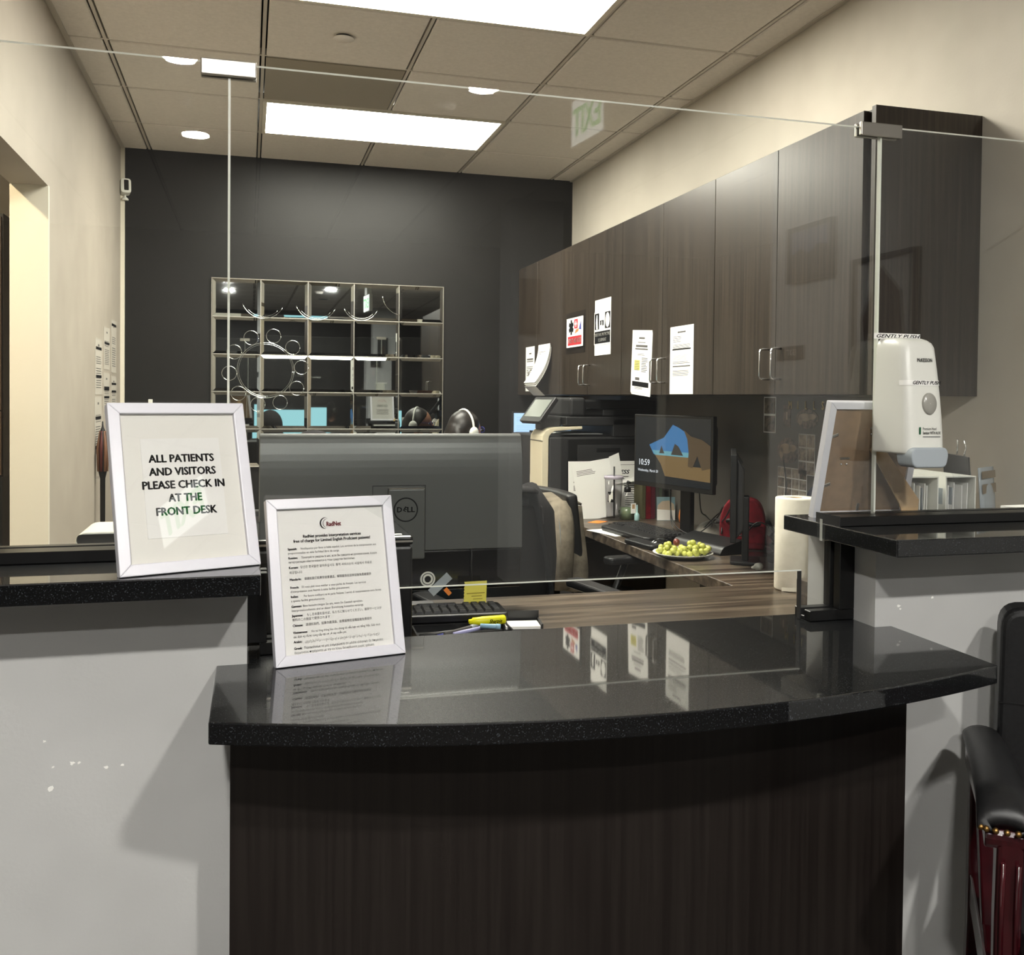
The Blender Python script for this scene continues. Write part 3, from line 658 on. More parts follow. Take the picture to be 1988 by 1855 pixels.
bx('clear_pocket', M_thin, r_, -0.155, 0.155, -0.004, -0.0005, -0.03, 0.19)
bx('sign_card', M_paper, r_, -0.132, 0.132, -0.006, -0.0045, 0.004, 0.16)
bars('red_band', M_red, r_, [(-0.11, 0.11, 0.014, 0.062)], -0.0065)
txt('FIRST AID KIT', 0.034, M_paper, r_, (0, -0.007, 0.026), fitw=0.2, bold=0.0006)
st = B()
for a in (0, 60, 120):
    c, s = math.cos(R(a)), math.sin(R(a))
    st.poly([(-0.055 + x * c - z * s, -0.0066 - 0.0001 * a / 60, 0.11 + x * s + z * c) for x, z in rect(-0.012, 0.012, -0.04, 0.04)])
st.obj('medical_star', M_ink, r_)
bars('case_print', M_red, r_, [(-0.005, 0.05, 0.1, 0.15)], -0.0066); bars('case_cross', M_paper, r_, [(0.017, 0.027, 0.108, 0.142), (0.005, 0.039, 0.12, 0.13)], -0.007)
B().poly([(0.0, -0.0068, 0.072), (0.06, -0.0068, 0.085), (0.07, -0.0068, 0.1), (0.02, -0.0068, 0.095)]).obj('case_handle_print', mat('print_tan', (176, 120, 70), 0.7), r_)
B().poly([(0.07, -0.0068, 0.095), (0.105, -0.0068, 0.09), (0.098, -0.0068, 0.14)]).obj('blue_print', M_blue, r_)
r_ = thing('safety_sign', 'black and white personal protective equipment sign taped on a white sheet', 'sign', (CX, 4.425, 1.545), RZ)
bx('backing_sheet', M_paper, r_, -0.11, 0.11, -0.0008, 0, 0, 0.275)
bx('sign_card', M_paper, r_, -0.113, 0.113, -0.0022, -0.0009, 0.052, 0.215)
bars('black_panels', M_ink, r_, [(-0.107, 0.107, 0.058, 0.118), (-0.107, -0.045, 0.128, 0.208), (0.035, 0.107, 0.128, 0.208)], -0.0026)
txt('PERSONAL PROTECTIVE', 0.022, M_paper, r_, (0, -0.003, 0.094), fitw=0.2, bold=0.0004); txt('EQUIPMENT', 0.022, M_paper, r_, (0, -0.003, 0.068), fitw=0.11, bold=0.0004)
B().poly([(0.071 + 0.028 * math.cos(a), -0.003, 0.168 + 0.036 * math.sin(a)) for a in [2 * PI * k / 16 for k in range(16)]]).obj('mask_print', M_paper, r_)
B().poly([(-0.085, -0.003, 0.13), (-0.062, -0.003, 0.13), (-0.066, -0.003, 0.17), (-0.07, -0.003, 0.2), (-0.08, -0.003, 0.2), (-0.09, -0.003, 0.165)]).obj('gown_print', M_paper, r_)
bars('glove_print', M_ink, r_, [(-0.035, 0.022, 0.166, 0.17), (-0.03, -0.012, 0.148, 0.166), (0.0, 0.018, 0.145, 0.166)], -0.003)
r_ = sheet('tilted bundle of notices with a highlighted table left of the handles', (CX, 3.95, 1.357), RZ, 0.218, 0.278,
      para(0.06, 0.1, 2, -0.6, 0.4) + para(0.34, 0.58, 9, 0.05, 0.7, 0.4) + para(0.6, 0.64, 2, -0.4, 0.4) + [(-0.65, 0.65, 0.69, 0.022), (-0.6, 0.6, 0.73, 0.035), (-0.4, 0.4, 0.8, 0.012), (-0.3, 0.3, 0.86, 0.028)] + [(-0.55, -0.1, 0.2, 0.045)], tilt=R(4))
bars('highlighted_rows', mat('highlight_pale', (226, 218, 120), 0.8), r_, [(-0.075, -0.012, 0.1, 0.145)], -0.0014)
bars('black_footer', M_ink, r_, [(-0.092, 0.092, 0.028, 0.05)], -0.0014); bars('printed_lines', M_inkg, r_, [(a, b_, c, c + d_) for a, b_, c, d_ in para(0.1, 0.145, 6, -0.068, -0.015, 0.3, 0.01)], -0.0018)
for k in range(3): bx('under_sheet', M_paper, r_, -0.109 + 0.004 * k, 0.113 - 0.002 * k, 0.0002 + 0.0002 * k, 0.0004 + 0.0002 * k, -0.004 - 0.003 * k, 0.27)
r_ = sheet('printed letter with a table, hung right of the middle cabinet handles', (CX, 3.53, 1.352), RZ, 0.215, 0.274,
      para(0.27, 0.36, 5) + [(-0.75, 0.75, 0.4, 0.018)] + para(0.45, 0.49, 2) + para(0.5, 0.58, 6, -0.75, 0.6, 0.2) + para(0.67, 0.74, 4) + para(0.77, 0.87, 4, -0.75, 0.0, 0.3) + [(-0.35, 0.35, 0.9, 0.022)])
bars('black_rule', M_ink, r_, [(-0.085, 0.085, 0.178, 0.183)], -0.0014)
# notices on the left wall
LX = -0.7085; LZ = PI / 2
M_lam = mat('laminated_sheet', (214, 208, 196), 0.25, 0, 0.5)
def board(label, y, z, h_, heavy, w_=0.215):
    r_ = sheet(label, (LX, y, z), LZ, w_, h_, para(0.12, 0.5, 9) + para(0.55, 0.7, 4) + [(-0.2, 0.2, 0.86, 0.04)], m=M_lam)
    bars('heading', M_ink, r_, [(-0.09, 0.09, q * h_, (q + 0.05) * h_) for q in heavy], -0.0016)
board('laminated notice with two black bands, upper left on the left wall', 5.105, 1.325, 0.275, (0.3, 0.8))
board('plain laminated notice, upper middle on the left wall', 5.39, 1.455, 0.218, (0.6,))
board('laminated notice nearest the charcoal wall, upper right on the left wall', 5.655, 1.445, 0.285, (0.88,), 0.19)
board('laminated notice, lower left on the left wall beside the opening', 5.09, 1.04, 0.275, (0.08, 0.6))
board('laminated notice with a grid, lower middle on the left wall', 5.38, 1.2, 0.235, (0.45, 0.62, 0.66))
board('laminated notice with dark stripes beside the corner, lower right on the left wall', 5.655, 1.19, 0.235, (0.3, 0.62, 0.8), 0.19)
# photographs and lettering on the wall under the cabinets
WX = 2.0215
M_photo = grain('photo_print', (96, 86, 76), (206, 192, 174), (26, 26, 26), 0.4)
M_photod = grain('photo_dark', (54, 47, 42), (150, 134, 118), (40, 40, 40), 0.4)
M_baby = mat('photo_pale', (196, 178, 156), 0.6)
def photos(label, y0, y1, z0, z1, cells, bg=M_paper):
    w_, h_ = y1 - y0, z1 - z0
    r_ = thing('photo_sheet', label, 'photographs', (WX, (y0 + y1) / 2, z0), RZ)
    bx('card', bg, r_, -w_ / 2, w_ / 2, -0.001, 0, 0, h_)
    nx, nz = cells
    for i in range(nx):
        for j in range(nz):
            bx('photo', random.choice((M_photo, M_photod)), r_, -w_ / 2 + w_ * (i + 0.06) / nx, -w_ / 2 + w_ * (i + 0.94) / nx, -0.002, -0.001, h_ * (j + 0.06) / nz, h_ * (j + 0.94) / nz)
photos('strip of two photographs on the wall under the nearest cabinet', 3.397, 3.49, 1.20, 1.345, (1, 2))
photos('upper sheet of small photographs on the wall beside the letters', 3.12, 3.23, 1.05, 1.205, (2, 3))
photos('lower sheet of small photographs on the wall above the paper towels', 3.17, 3.376, 0.95, 1.07, (4, 3))
r_ = thing('bookmark', 'narrow dark bookmark taped to the wall left of the letters', 'bookmark', (WX, 3.315, 1.226), RZ)
bx('card', M_photod, r_, -0.026, 0.026, -0.0015, 0, 0, 0.086); bars('pale_print', M_baby, r_, [(-0.006, 0.006, 0.03, 0.06)], -0.002)
def cutout(label, y, z, w_, h_):
    r_ = thing('photo_cutout', label, 'photograph', (WX, y, z), RZ)
    ring = [(w_ / 2 * math.cos(2 * PI * k / 20), h_ / 2 * math.sin(2 * PI * k / 20)) for k in range(20)]
    B().prism(ring, -0.0012, 0, 'y').obj('basket_print', M_photod, r_)
    for cx_, cz, a, b_ in ((-0.1, 0.08, 0.28, 0.2), (0.22, 0.12, 0.18, 0.14), (-0.3, -0.1, 0.1, 0.22)):
        B().poly([((cx_ + a * math.cos(q)) * w_, -0.0018, (cz + b_ * math.sin(q)) * h_) for q in [2 * PI * k / 14 for k in range(14)]]).obj('pale_shape', M_baby, r_)
cutout('cut-out photograph of a basket below the wall letters', 3.175, 1.262, 0.15, 0.075)
cutout('lower cut-out photograph of a basket on the wall', 3.305, 1.135, 0.15, 0.1)
r_ = thing('wall_letters', 'row of small gold letters on the wall under the nearest cabinet', 'letters', (WX, 3.29, 1.298), RZ)
for k, ch in enumerate('MILLS'): txt(ch, 0.045, mat('gold_letter', (212, 190, 130), 0.35, 0.6), r_, (0.055 * k, -0.003, 0), name='letter', sx=0.7, extr=0.0015)

# ================================================================== mirror wall piece and small things on the back wall
mr = thing('tiled_mirror', 'large wall mirror of rectangular tiles with slanted rims and engraved rings', 'mirror', (0.484, 5.964, 0.905))
tw, th = 0.2765, 0.2225
def mtile():
    a, h_, bw = tw / 2 - 0.0008, th / 2 - 0.0008, 0.019
    b = B()
    o_ = [b.v((x, -0.010, z)) for x, z in rect(-a, a, -h_, h_)]; i_ = [b.v((x, -0.0135, z)) for x, z in rect(-a + bw, a - bw, -h_ + bw, h_ - bw)]
    k_ = [b.v((x, -0.002, z)) for x, z in rect(-a, a, -h_, h_)]
    b.face(i_)
    for q in range(4):
        b.face([o_[q], o_[(q + 1) % 4], i_[(q + 1) % 4], i_[q]]); b.face([k_[q], k_[(q + 1) % 4], o_[(q + 1) % 4], o_[q]])
    b.face(k_[::-1])
    return b.obj('mirror_tile', M_mirror, mr)
proto = None
for i in range(5):
    for j in range(5):
        loc = (-0.691 + tw * (i + 0.5), 0, th * (j + 0.5))
        if proto is None: proto = mtile(); proto.location = loc
        else:
            random_rot = (random.uniform(-0.004, 0.004), 0, random.uniform(-0.004, 0.004)); share(proto, mr, loc, random_rot)
W5, H5 = tw * 5 / 2, th * 5
b = B()
for q in ((-W5 - 0.006, W5 + 0.006, -0.006, 0), (-W5 - 0.006, W5 + 0.006, H5, H5 + 0.006), (-W5 - 0.006, -W5, 0, H5), (W5, W5 + 0.006, 0, H5)): b.box(q[0], q[1], -0.014, 0, q[2], q[3])
b.obj('edge_rim', M_nickel, mr, 0.002, 1)
for k in range(1, 5):
    bx('bevel_glint_strip', M_nickel, mr, -W5, W5, -0.0125, -0.009, th * k - 0.0022, th * k + 0.0022); bx('bevel_glint_strip', M_nickel, mr, -W5 + tw * k - 0.0018, -W5 + tw * k + 0.0018, -0.0125, -0.009, 0, H5)  # nickel strips added to imitate bright glints along the tile bevels
def ring(x, z, r_, a0=0, a1=360, tr=0.0017):
    n = max(10, int(abs(a1 - a0) / 9)); p = [(x + r_ * math.cos(R(a0 + (a1 - a0) * k / n)), -0.0135, z + r_ * math.sin(R(a0 + (a1 - a0) * k / n))) for k in range(n + 1)]
    B().tube(p, tr, 6).obj('engraved_ring', M_groove, mr)
ox, oz = 0.10 - 0.484, 1.48 - 0.905
ring(ox, oz, 0.165); ring(ox, oz, 0.156, tr=0.0012)
for k in range(10):
    a = 2 * PI * k / 10 + 0.1; ring(ox + 0.21 * math.cos(a), oz + 0.21 * math.sin(a), 0.042)
for x, z, r_ in ((-0.4, 1.01, 0.126), (-0.09, 1.01, 0.126), (0.18, 1.0, 0.11)): ring(x, z, r_, 200, 335); ring(x, z, r_ - 0.012, 215, 320, 0.001)
ring(0.44, 1.06, 0.13, 185, 260)
r_ = thing('security_camera', 'small white wall camera in the top left corner of the charcoal wall', 'camera', (-0.685, 5.94, 2.44))
B().lathe([(0.018, 0), (0.02, 0.006), (0.014, 0.014), (0.006, 0.02), (0.006, 0.035)], 18).obj('ball_mount', M_white, r_)
o = B().prism(fillet(rect(-0.028, 0.028, 0.03, 0.115), 0.018), -0.05, 0.012, 'y').obj('body', M_white, r_, 0.004, 2, rot=(R(-8), 0, R(14)))
B().prism(fillet(rect(-0.01, 0.014, 0.045, 0.105), 0.004), -0.0515, -0.05, 'y').obj('lens_face', M_blackg, o)
B().tube([(-0.018, 0.012, 0.07), (-0.022, 0.02, 0.05), (-0.022, 0.022, 0.02)], 0.004, 6).obj('cable', M_white, o)
r_ = thing('wall_hook', 'small white hook on the charcoal wall above the check-in notice', 'hook', (-0.548, 5.964, 1.25))
bx('plate', M_white, r_, -0.012, 0.012, -0.004, 0, 0, 0.05, 0.002); B().tube([(0, -0.004, 0.012), (0, -0.02, 0.006), (0, -0.028, 0.016), (0, -0.028, 0.03)], 0.005, 8).obj('peg', M_white, r_)

# ================================================================== monitors
def stand(r_, y, z, h0, fk=1.0):
    B().prism(fillet(rect(-0.12 * fk, 0.12 * fk, -0.09 * fk, 0.09 * fk), 0.02), 0.0, 0.012).obj('foot', M_black, r_, 0.003, 2, (0, y, z))
    bx('column', M_black, r_, -0.035, 0.035, y - 0.012, y + 0.012, z + 0.01, h0, 0.004)
    if y > 0.06: bx('neck', M_black, r_, -0.03, 0.03, 0.03, y, h0 - 0.06, h0 - 0.01, 0.004)
def monitor(label, loc, rz, w_, z0, z1, desk, screen, dark=False, bez=0.012, chin=0.02, sy=0.055, fk=1.0):
    r_ = thing('computer_monitor', label, 'monitor', (loc[0], loc[1], desk + 0.001), rz); z0 -= desk; z1 -= desk
    bx('bezel', M_black, r_, -w_ / 2, w_ / 2, 0, 0.02, z0, z1, 0.003)
    B().prism([(0.02, z0 + 0.01), (0.045, z0 + 0.04), (0.045, z1 - 0.05), (0.02, z1 - 0.01)], -w_ / 2 + 0.02, w_ / 2 - 0.02, 'x').obj('back_shell', M_char2, r_, 0.006)
    sc = bx('screen', screen, r_, -w_ / 2 + bez, w_ / 2 - bez, -0.0012, 0.0, z0 + chin, z1 - bez)
    stand(r_, sy, 0.0, z0 + 0.14, fk)
    return r_, sc
# the big monitor whose back faces the visitors
m1 = thing('computer_monitor', 'large grey and black monitor seen from behind, with a round ring logo', 'monitor', (0.386, 2.62, DZ + 0.001), PI)
mw = 0.358; zb, zg, zt = 0.797 - DZ, 0.908 - DZ, 1.2275 - DZ
bx('bezel', M_black, m1, -mw, mw, -0.02, -0.002, zb, zt, 0.002)
bx('screen', M_screen_c, m1, -mw + 0.009, mw - 0.009, -0.0212, -0.02, zb + 0.016, zt - 0.009)
b = B(); n = 10; prof = [(-0.002, zt)] + [(-0.002 + 0.03 * math.sin(PI / 2 * k / n), zt - 0.13 * (1 - math.cos(PI / 2 * k / n))) for k in range(1, n + 1)] + [(0.03, zg), (-0.002, zg)]
b.prism(prof, -mw, mw, 'x').obj('rear_cover', M_grey, m1, 0.002, 1)
bx('lower_rear_cover', M_blackg, m1, -mw + 0.002, mw - 0.002, -0.002, 0.026, zb, zg - 0.001, 0.004)
px0, px1 = 0.386 - 0.468, 0.386 - 0.323
b = B()
for q in ((px0, px1, 1.087 - DZ, 1.0885 - DZ), (px0, px0 + 0.0015, zg, 1.087 - DZ), (px1 - 0.0015, px1, zg, 1.087 - DZ)): b.box(q[0], q[1], 0.0285, 0.0304, q[2], q[3])
b.obj('mount_recess', M_char2, m1)
pl = bx('stand_head', M_grey, m1, 0.386 - 0.464, 0.386 - 0.364, 0.03, 0.046, zg - 0.02, 1.0796 - DZ, 0.004)
bx('stand_cap', M_nickel, pl, 0.386 - 0.463, 0.386 - 0.365, 0.031, 0.0465, 1.0790 - DZ, 1.0815 - DZ, 0.0008, 1)
lx, lz = 0.386 - 0.411, 1.0236 - DZ
B().tube([(lx + 0.0315 * math.cos(2 * PI * k / 40), 0.0462, lz + 0.0315 * math.sin(2 * PI * k / 40)) for k in range(41)], 0.0017, 6, False).obj('logo_ring', M_ink, pl)
txt('D', 0.02, M_ink, pl, (lx + 0.0175, 0.0468, lz - 0.0065), rot=(PI / 2, 0, PI), bold=0.0007, name='logo_letter', sx=1.0)
o = txt('E', 0.018, M_ink, pl, (lx + 0.0045, 0.0468, lz - 0.0035), rot=(PI / 2, 0, PI), bold=0.0007, name='logo_letter', sx=1.0); o.rotation_euler = (PI / 2, R(30), PI)
txt('LL', 0.02, M_ink, pl, (lx - 0.0135, 0.0468, lz - 0.0065), rot=(PI / 2, 0, PI), bold=0.0007, name='logo_letter', fitw=0.02)
stand(m1, 0.03, 0.0, zg - 0.02)
B().tube([(-0.21, 0.026, zg + 0.004), (-0.212, 0.034, zg - 0.01), (-0.21, 0.034, zg - 0.05), (-0.214, 0.04, 0.02)], 0.0025, 6).obj('cable', M_black, m1)
# sticker on the lower rear cover
sk = bx('sticker', M_ltgrey, m1, -0.012, 0.012, 0.0262, 0.0268, -0.035, 0.035, 0.0, loc=(-0.125, 0.0, 0.073), rot=(0, R(-48), 0))
for rr, mm, yy in ((0.021, M_white, 0.0272), (0.0165, M_ink, 0.0275), (0.0145, M_white, 0.0278), (0.009, M_ink, 0.0281)):
    B().poly([(-0.09 + rr * math.cos(2 * PI * k / 24), yy, 0.089 + rr * math.sin(2 * PI * k / 24)) for k in range(24)]).obj('sticker_ring', mm, m1)
bx('sticker', M_orange, m1, -0.011, 0.011, 0.0268, 0.0272, -0.006, 0.006, loc=(-0.146, 0, 0.052), rot=(0, R(-48), 0))
o = thing('sticky_note', 'yellow torn-edge sticky note hanging from the big monitor back', 'note', (0.60, 2.56, DZ + 0.002), R(4), R(6))
b = B(); pts = [(-0.032, 0), (0.033, 0), (0.033, 0.085), (-0.032, 0.085)] + [(-0.032 + (0.002 if k % 2 else 0), 0.085 - 0.0045 * k) for k in range(1, 18)]
b.prism(pts, 0, 0.0006, 'y').obj('note_paper', M_sticky, o)
bars('handwriting', mat('faint_ink', (180, 160, 60), 0.8), o, [(-0.024, 0.028, 0.05, 0.053), (-0.01, 0.02, 0.042, 0.0445), (-0.005, 0.022, 0.034, 0.036), (-0.028, 0.024, 0.024, 0.027)], -0.0004)
# far monitor and the two desk monitors
r_, sc = monitor('lit pale blue monitor on the back desk, partly hidden by the copier', (1.77, 5.62), 0, 0.45, 0.95, 1.245, 0.74, M_screen_b, bez=0.008)
bars('screen_rows', mat('screen_text', (90, 120, 150), 0.6, emit=(110, 140, 170), es=0.8), r_, [(-0.2, 0.1 - 0.03 * (k % 3), 0.47 - 0.011 * k - (0.02 if k > 2 else 0), 0.4715 - 0.011 * k - (0.02 if k > 2 else 0)) for k in range(8)], -0.0018)
r_, sc = monitor('black desk monitor showing a lock screen with a beach picture and the time', (1.737, 3.7575), R(-76.25), 0.53, 0.945, 1.262, DZ, mat('screen_dark', (16, 18, 20), 0.25, emit=(22, 26, 30), es=0.6), sy=0.09, fk=0.85)
zs0, zs1 = 0.945 - DZ + 0.02, 1.262 - DZ - 0.012; ws = 0.506
def scr(name, m, pts, y): B().poly([(-ws / 2 + u * ws, y, zs0 + v * (zs1 - zs0)) for u, v in pts]).obj(name, m, sc)
scr('sky_picture', glow('pic_sky', (60, 140, 205), 0.45), [(0.2, 0.58), (0.4, 0.7), (0.52, 0.9), (0.6, 0.86), (0.68, 0.8), (0.72, 0.7), (0.74, 0.44), (0.26, 0.44)], -0.0018)
scr('sea_picture', glow('pic_sea', (120, 190, 205), 0.5), [(0.24, 0.5), (0.74, 0.5), (0.74, 0.43), (0.28, 0.43)], -0.0021)
scr('sand_picture', glow('pic_sand', (150, 118, 66), 0.4), [(0.28, 0.43), (0.74, 0.43), (0.76, 0.3), (1, 0.3), (1, 0.1), (0.42, 0.12), (0.36, 0.3)], -0.0021)
scr('rock_picture', glow('pic_rock', (104, 78, 42), 0.35), [(0.66, 0.84), (0.76, 0.74), (0.9, 0.7), (1, 0.62), (1, 0.3), (0.9, 0.26), (0.84, 0.46), (0.78, 0.28), (0.72, 0.3), (0.73, 0.5), (0.71, 0.7)], -0.0024)
scr('islet_picture', glow('pic_islet', (52, 46, 40), 0.5), [(0.34, 0.46), (0.37, 0.58), (0.41, 0.46)], -0.0024)
scr('islet_picture', MATS['pic_islet'], [(0.5, 0.45), (0.55, 0.62), (0.6, 0.58), (0.66, 0.45)], -0.0024)
M_scrtxt = glow('screen_white', (235, 240, 245), 0.9)
txt('10:59', 0.038, M_scrtxt, sc, (-ws / 2 + 0.022, -0.0022, zs0 + 0.073), align='LEFT', name='clock_digits')
txt('Wednesday, March 20', 0.0165, M_scrtxt, sc, (-ws / 2 + 0.02, -0.0022, zs0 + 0.045), align='LEFT', name='date_text', fitw=0.145)
monitor('black desk monitor seen edge-on beside the lock screen one', (1.69, 3.145), R(-118.1), 0.47, 0.842, 1.143, DZ, mat('screen_off', (12, 13, 15), 0.15), fk=0.6)

# ================================================================== copier
cp = thing('office_copier', 'tall dark grey office copier with a cream front column and tilted touch panel', 'copier', (1.71, 4.825, 0))
bx('cabinet', M_char2, cp, -0.285, 0.29, -0.325, 0.33, 0.03, 1.14, 0.008)
bx('side_panel', M_black, cp, -0.19, 0.27, -0.331, -0.325, 0.4, 1.13, 0.004)
o = bx('bypass_door', M_char2, cp, -0.14, 0.19, -0.336, -0.331, 0.75, 1.10, 0.005)
bx('door_grip', M_black, o, -0.04, 0.085, -0.339, -0.334, 1.065, 1.085, 0.002)
cc = B().prism([(0, 0.55), (0.035, 0.55), (0.035, 1.13)] + [(0.035 + 0.05 * (1 - math.cos(R(a))), 1.13 + 0.04 * math.sin(R(a))) for a in (20, 45, 70, 90)] + [(0.21, 1.178), (0.21, 1.193), (0.06, 1.186)] + [(0.06 - 0.06 * math.sin(R(a)), 1.126 + 0.06 * math.cos(R(a))) for a in (20, 45, 70, 90)], -0.334, -0.13, 'y')
cc.obj('front_column', M_cream, cp, 0.004, 2, (-0.325, 0, 0))
bx('column_joint', M_black, cp, -0.3262, -0.32, -0.3345, -0.129, 0.845, 0.849); bx('column_joint', M_black, cp, -0.3262, -0.32, -0.3345, -0.129, 1.118, 1.121)
o = bx('front_door', M_char2, cp, -0.3, -0.286, -0.125, 0.325, 0.72, 1.14, 0.006)
bx('white_label', M_paper, o, -0.3008, -0.2995, -0.11, -0.05, 0.87, 0.935); bars_ = None
bx('paper_drawer', M_char2, cp, -0.305, -0.286, -0.31, 0.32, 0.30, 0.5, 0.006); bx('paper_drawer', M_char2, cp, -0.305, -0.286, -0.31, 0.32, 0.08, 0.28, 0.006)
bx('output_tray', M_black, cp, -0.2, 0.28, -0.3, 0.31, 1.14, 1.15); bx('output_paper', M_paper, cp, -0.2, 0.02, -0.26, 0.05, 1.15, 1.154)
bx('rear_riser', M_char2, cp, 0.05, 0.29, -0.325, 0.33, 1.14, 1.23, 0.004)
bx('scanner_deck', M_char2, cp, -0.2, 0.29, -0.325, 0.33, 1.195, 1.24, 0.006)
fd = bx('document_feeder', M_black, cp, -0.17, 0.29, -0.3, 0.3, 1.24, 1.325, 0.012, 3)
bx('feeder_side', M_char2, fd, -0.176, -0.09, -0.31, 0.31, 1.238, 1.335, 0.016, 3); bx('feeder_tray', M_blackg, fd, -0.09, 0.22, -0.312, -0.05, 1.275, 1.283, 0.002); bx('paper_guide', M_char2, fd, 0.0, 0.06, -0.314, -0.25, 1.245, 1.275, 0.003)
tp = B().prism(fillet(rect(-0.105, 0.105, -0.078, 0.078), 0.012), -0.022, 0, 'y').obj('touch_panel', M_black, cp, 0.003, 2, (-0.30, -0.22, 1.262), (R(-38), 0, R(-78)))
B().prism(rect(-0.084, 0.084, -0.048, 0.06), -0.0228, -0.022, 'y').obj('panel_screen', mat('dim_screen', (120, 124, 118), 0.15, emit=(140, 146, 138), es=0.12), tp)
bx('panel_arm', M_char2, cp, -0.31, -0.2, -0.26, -0.16, 1.17, 1.24, 0.01)
# sheets standing against the copier side
def leaning(label, x, y, w_, h_, tilt, lean, lines, m=M_paper, z=DZ + 0.001):
    r_ = thing('leaning_sheet', label, 'paper', (x, y, z), 0, -lean); r_.rotation_euler = (-lean, tilt, 0)
    bx('sheet', m, r_, -w_ / 2, w_ / 2, -0.0008, 0, 0, h_)
    if lines: bars('printed_lines', M_inkg, r_, [(a * w_ / 2, b_ * w_ / 2, c * h_, (c + d_) * h_) for a, b_, c, d_ in lines], -0.0012)
    return r_
leaning('printed sheet standing against the copier, leftmost behind the tumbler', 1.625, 4.462, 0.216, 0.279, 0, R(3), para(0.14, 0.42, 8, -0.85, -0.2) + para(0.48, 0.58, 4, -0.75, -0.25, 0.5) + [(-0.75, -0.3, 0.62, 0.02)] + para(0.72, 0.92, 5, -0.75, -0.45, 0.5))
r_ = leaning('loose folded sheet standing crooked in front of the other papers by the copier', 1.668, 4.43, 0.2, 0.285, R(-9), R(5), para(0.78, 0.88, 4, -0.8, 0.2))
B().grid(lambda u, v: (0.1 + 0.06 * u, 0.012 * u, 0.02 + 0.27 * v + 0.012 * u), 3, 6).obj('folded_wing', M_paper, r_)
r_ = leaning('printed sheet headed with bold capitals, right of the tumbler', 1.80, 4.462, 0.216, 0.279, 0, R(3), para(0.2, 0.75, 14, -0.6, 0.9, 0.4) + para(0.93, 0.95, 1))
txt('NESS', 0.028, M_ink, r_, (0.0, -0.0016, 0.215), bold=0.0012, shear=0.25, fitw=0.075)
bars('black_footer', M_ink, r_, [(-0.02, 0.1, 0.02, 0.045)], -0.0016)
B().poly([(-0.05, -0.03, 0.165), (0.105, -0.002, 0.235), (0.108, -0.004, 0.215), (0.07, -0.02, 0.18)]).obj('turned_corner', M_paper, r_, solid=0.0006)

# ================================================================== things on the side desk
def lathe_part(name, m, r_, prof, seg=24, loc=(0, 0, 0), rot=(0, 0, 0), caps=False): return B().lathe(prof, seg, caps=caps).obj(name, m, r_, 0, 2, loc, rot)
tb = thing('tumbler', 'clear plastic tumbler with lid, black straw and round emblem', 'tumbler', (1.712, 4.36, DZ + 0.001))
lathe_part('cup', M_thin, tb, [(0.0005, 0.0), (0.032, 0.0), (0.034, 0.004), (0.044, 0.205), (0.0425, 0.205), (0.0325, 0.006), (0.0005, 0.004)], 28)
lathe_part('lid', mat('lilac_plastic', (196, 188, 204), 0.2, alpha=0.75), tb, [(0.0005, 0.212), (0.03, 0.214), (0.045, 0.216), (0.0475, 0.21), (0.0475, 0.202), (0.0445, 0.2)], 28)
B().tube([(0.004, 0, 0.01), (0.002, 0, 0.26)], 0.0042, 8).obj('straw', M_black, tb)
B().grid(lambda u, v: (0.0415 * math.sin(R(-62 + 44 * u)), -0.0415 * math.cos(R(-62 + 44 * u)), 0.09 + 0.05 * v), 6, 2).obj('emblem_disc', M_ink, tb)
B().grid(lambda u, v: (0.042 * math.sin(R(-55 + 30 * u)), -0.042 * math.cos(R(-55 + 30 * u)), 0.097 + 0.036 * v - 0.01 * math.sin(6 * u)), 6, 2).obj('emblem_mark', M_white, tb)
bt = thing('pump_bottle', 'clear sanitizer pump bottle with green gel and black pump', 'bottle', (1.785, 4.36, DZ + 0.001))
lathe_part('bottle', M_thin, bt, [(0.0005, 0), (0.033, 0), (0.035, 0.005), (0.035, 0.1), (0.03, 0.122), (0.015, 0.138), (0.013, 0.142)], 24)
lathe_part('gel', mat('green_gel', (118, 134, 104), 0.2), bt, [(0.0005, 0.003), (0.033, 0.003), (0.033, 0.06), (0.0005, 0.06)], 24)
lathe_part('pump_collar', M_black, bt, [(0.0005, 0.135), (0.017, 0.135), (0.017, 0.155), (0.008, 0.162), (0.005, 0.163), (0.005, 0.18), (0.0005, 0.18)], 20)
B().tube([(0, 0, 0.18), (0, -0.004, 0.186), (0.0, -0.03, 0.182)], 0.006, 8).obj('pump_spout', M_black, bt)
bars('label_print', M_inkg, bt, [(-0.026, 0.0, 0.075 + 0.01 * k, 0.079 + 0.01 * k) for k in range(3)], -0.0365)
o = thing('small_vial', 'tiny pale blue bottle with a white tag beside the pump bottle', 'bottle', (1.815, 4.31, DZ + 0.001))
lathe_part('vial', mat('pale_teal', (168, 206, 206), 0.35), o, [(0.0005, 0), (0.012, 0), (0.013, 0.003), (0.013, 0.028), (0.009, 0.034), (0.004, 0.04), (0.003, 0.075), (0.0005, 0.078)], 18)
bx('white_tag', M_paper, o, -0.032, -0.006, -0.001, 0, 0.035, 0.085); bars('tag_print', M_kraft, o, [(-0.026, -0.012, 0.058, 0.08)], -0.0016)
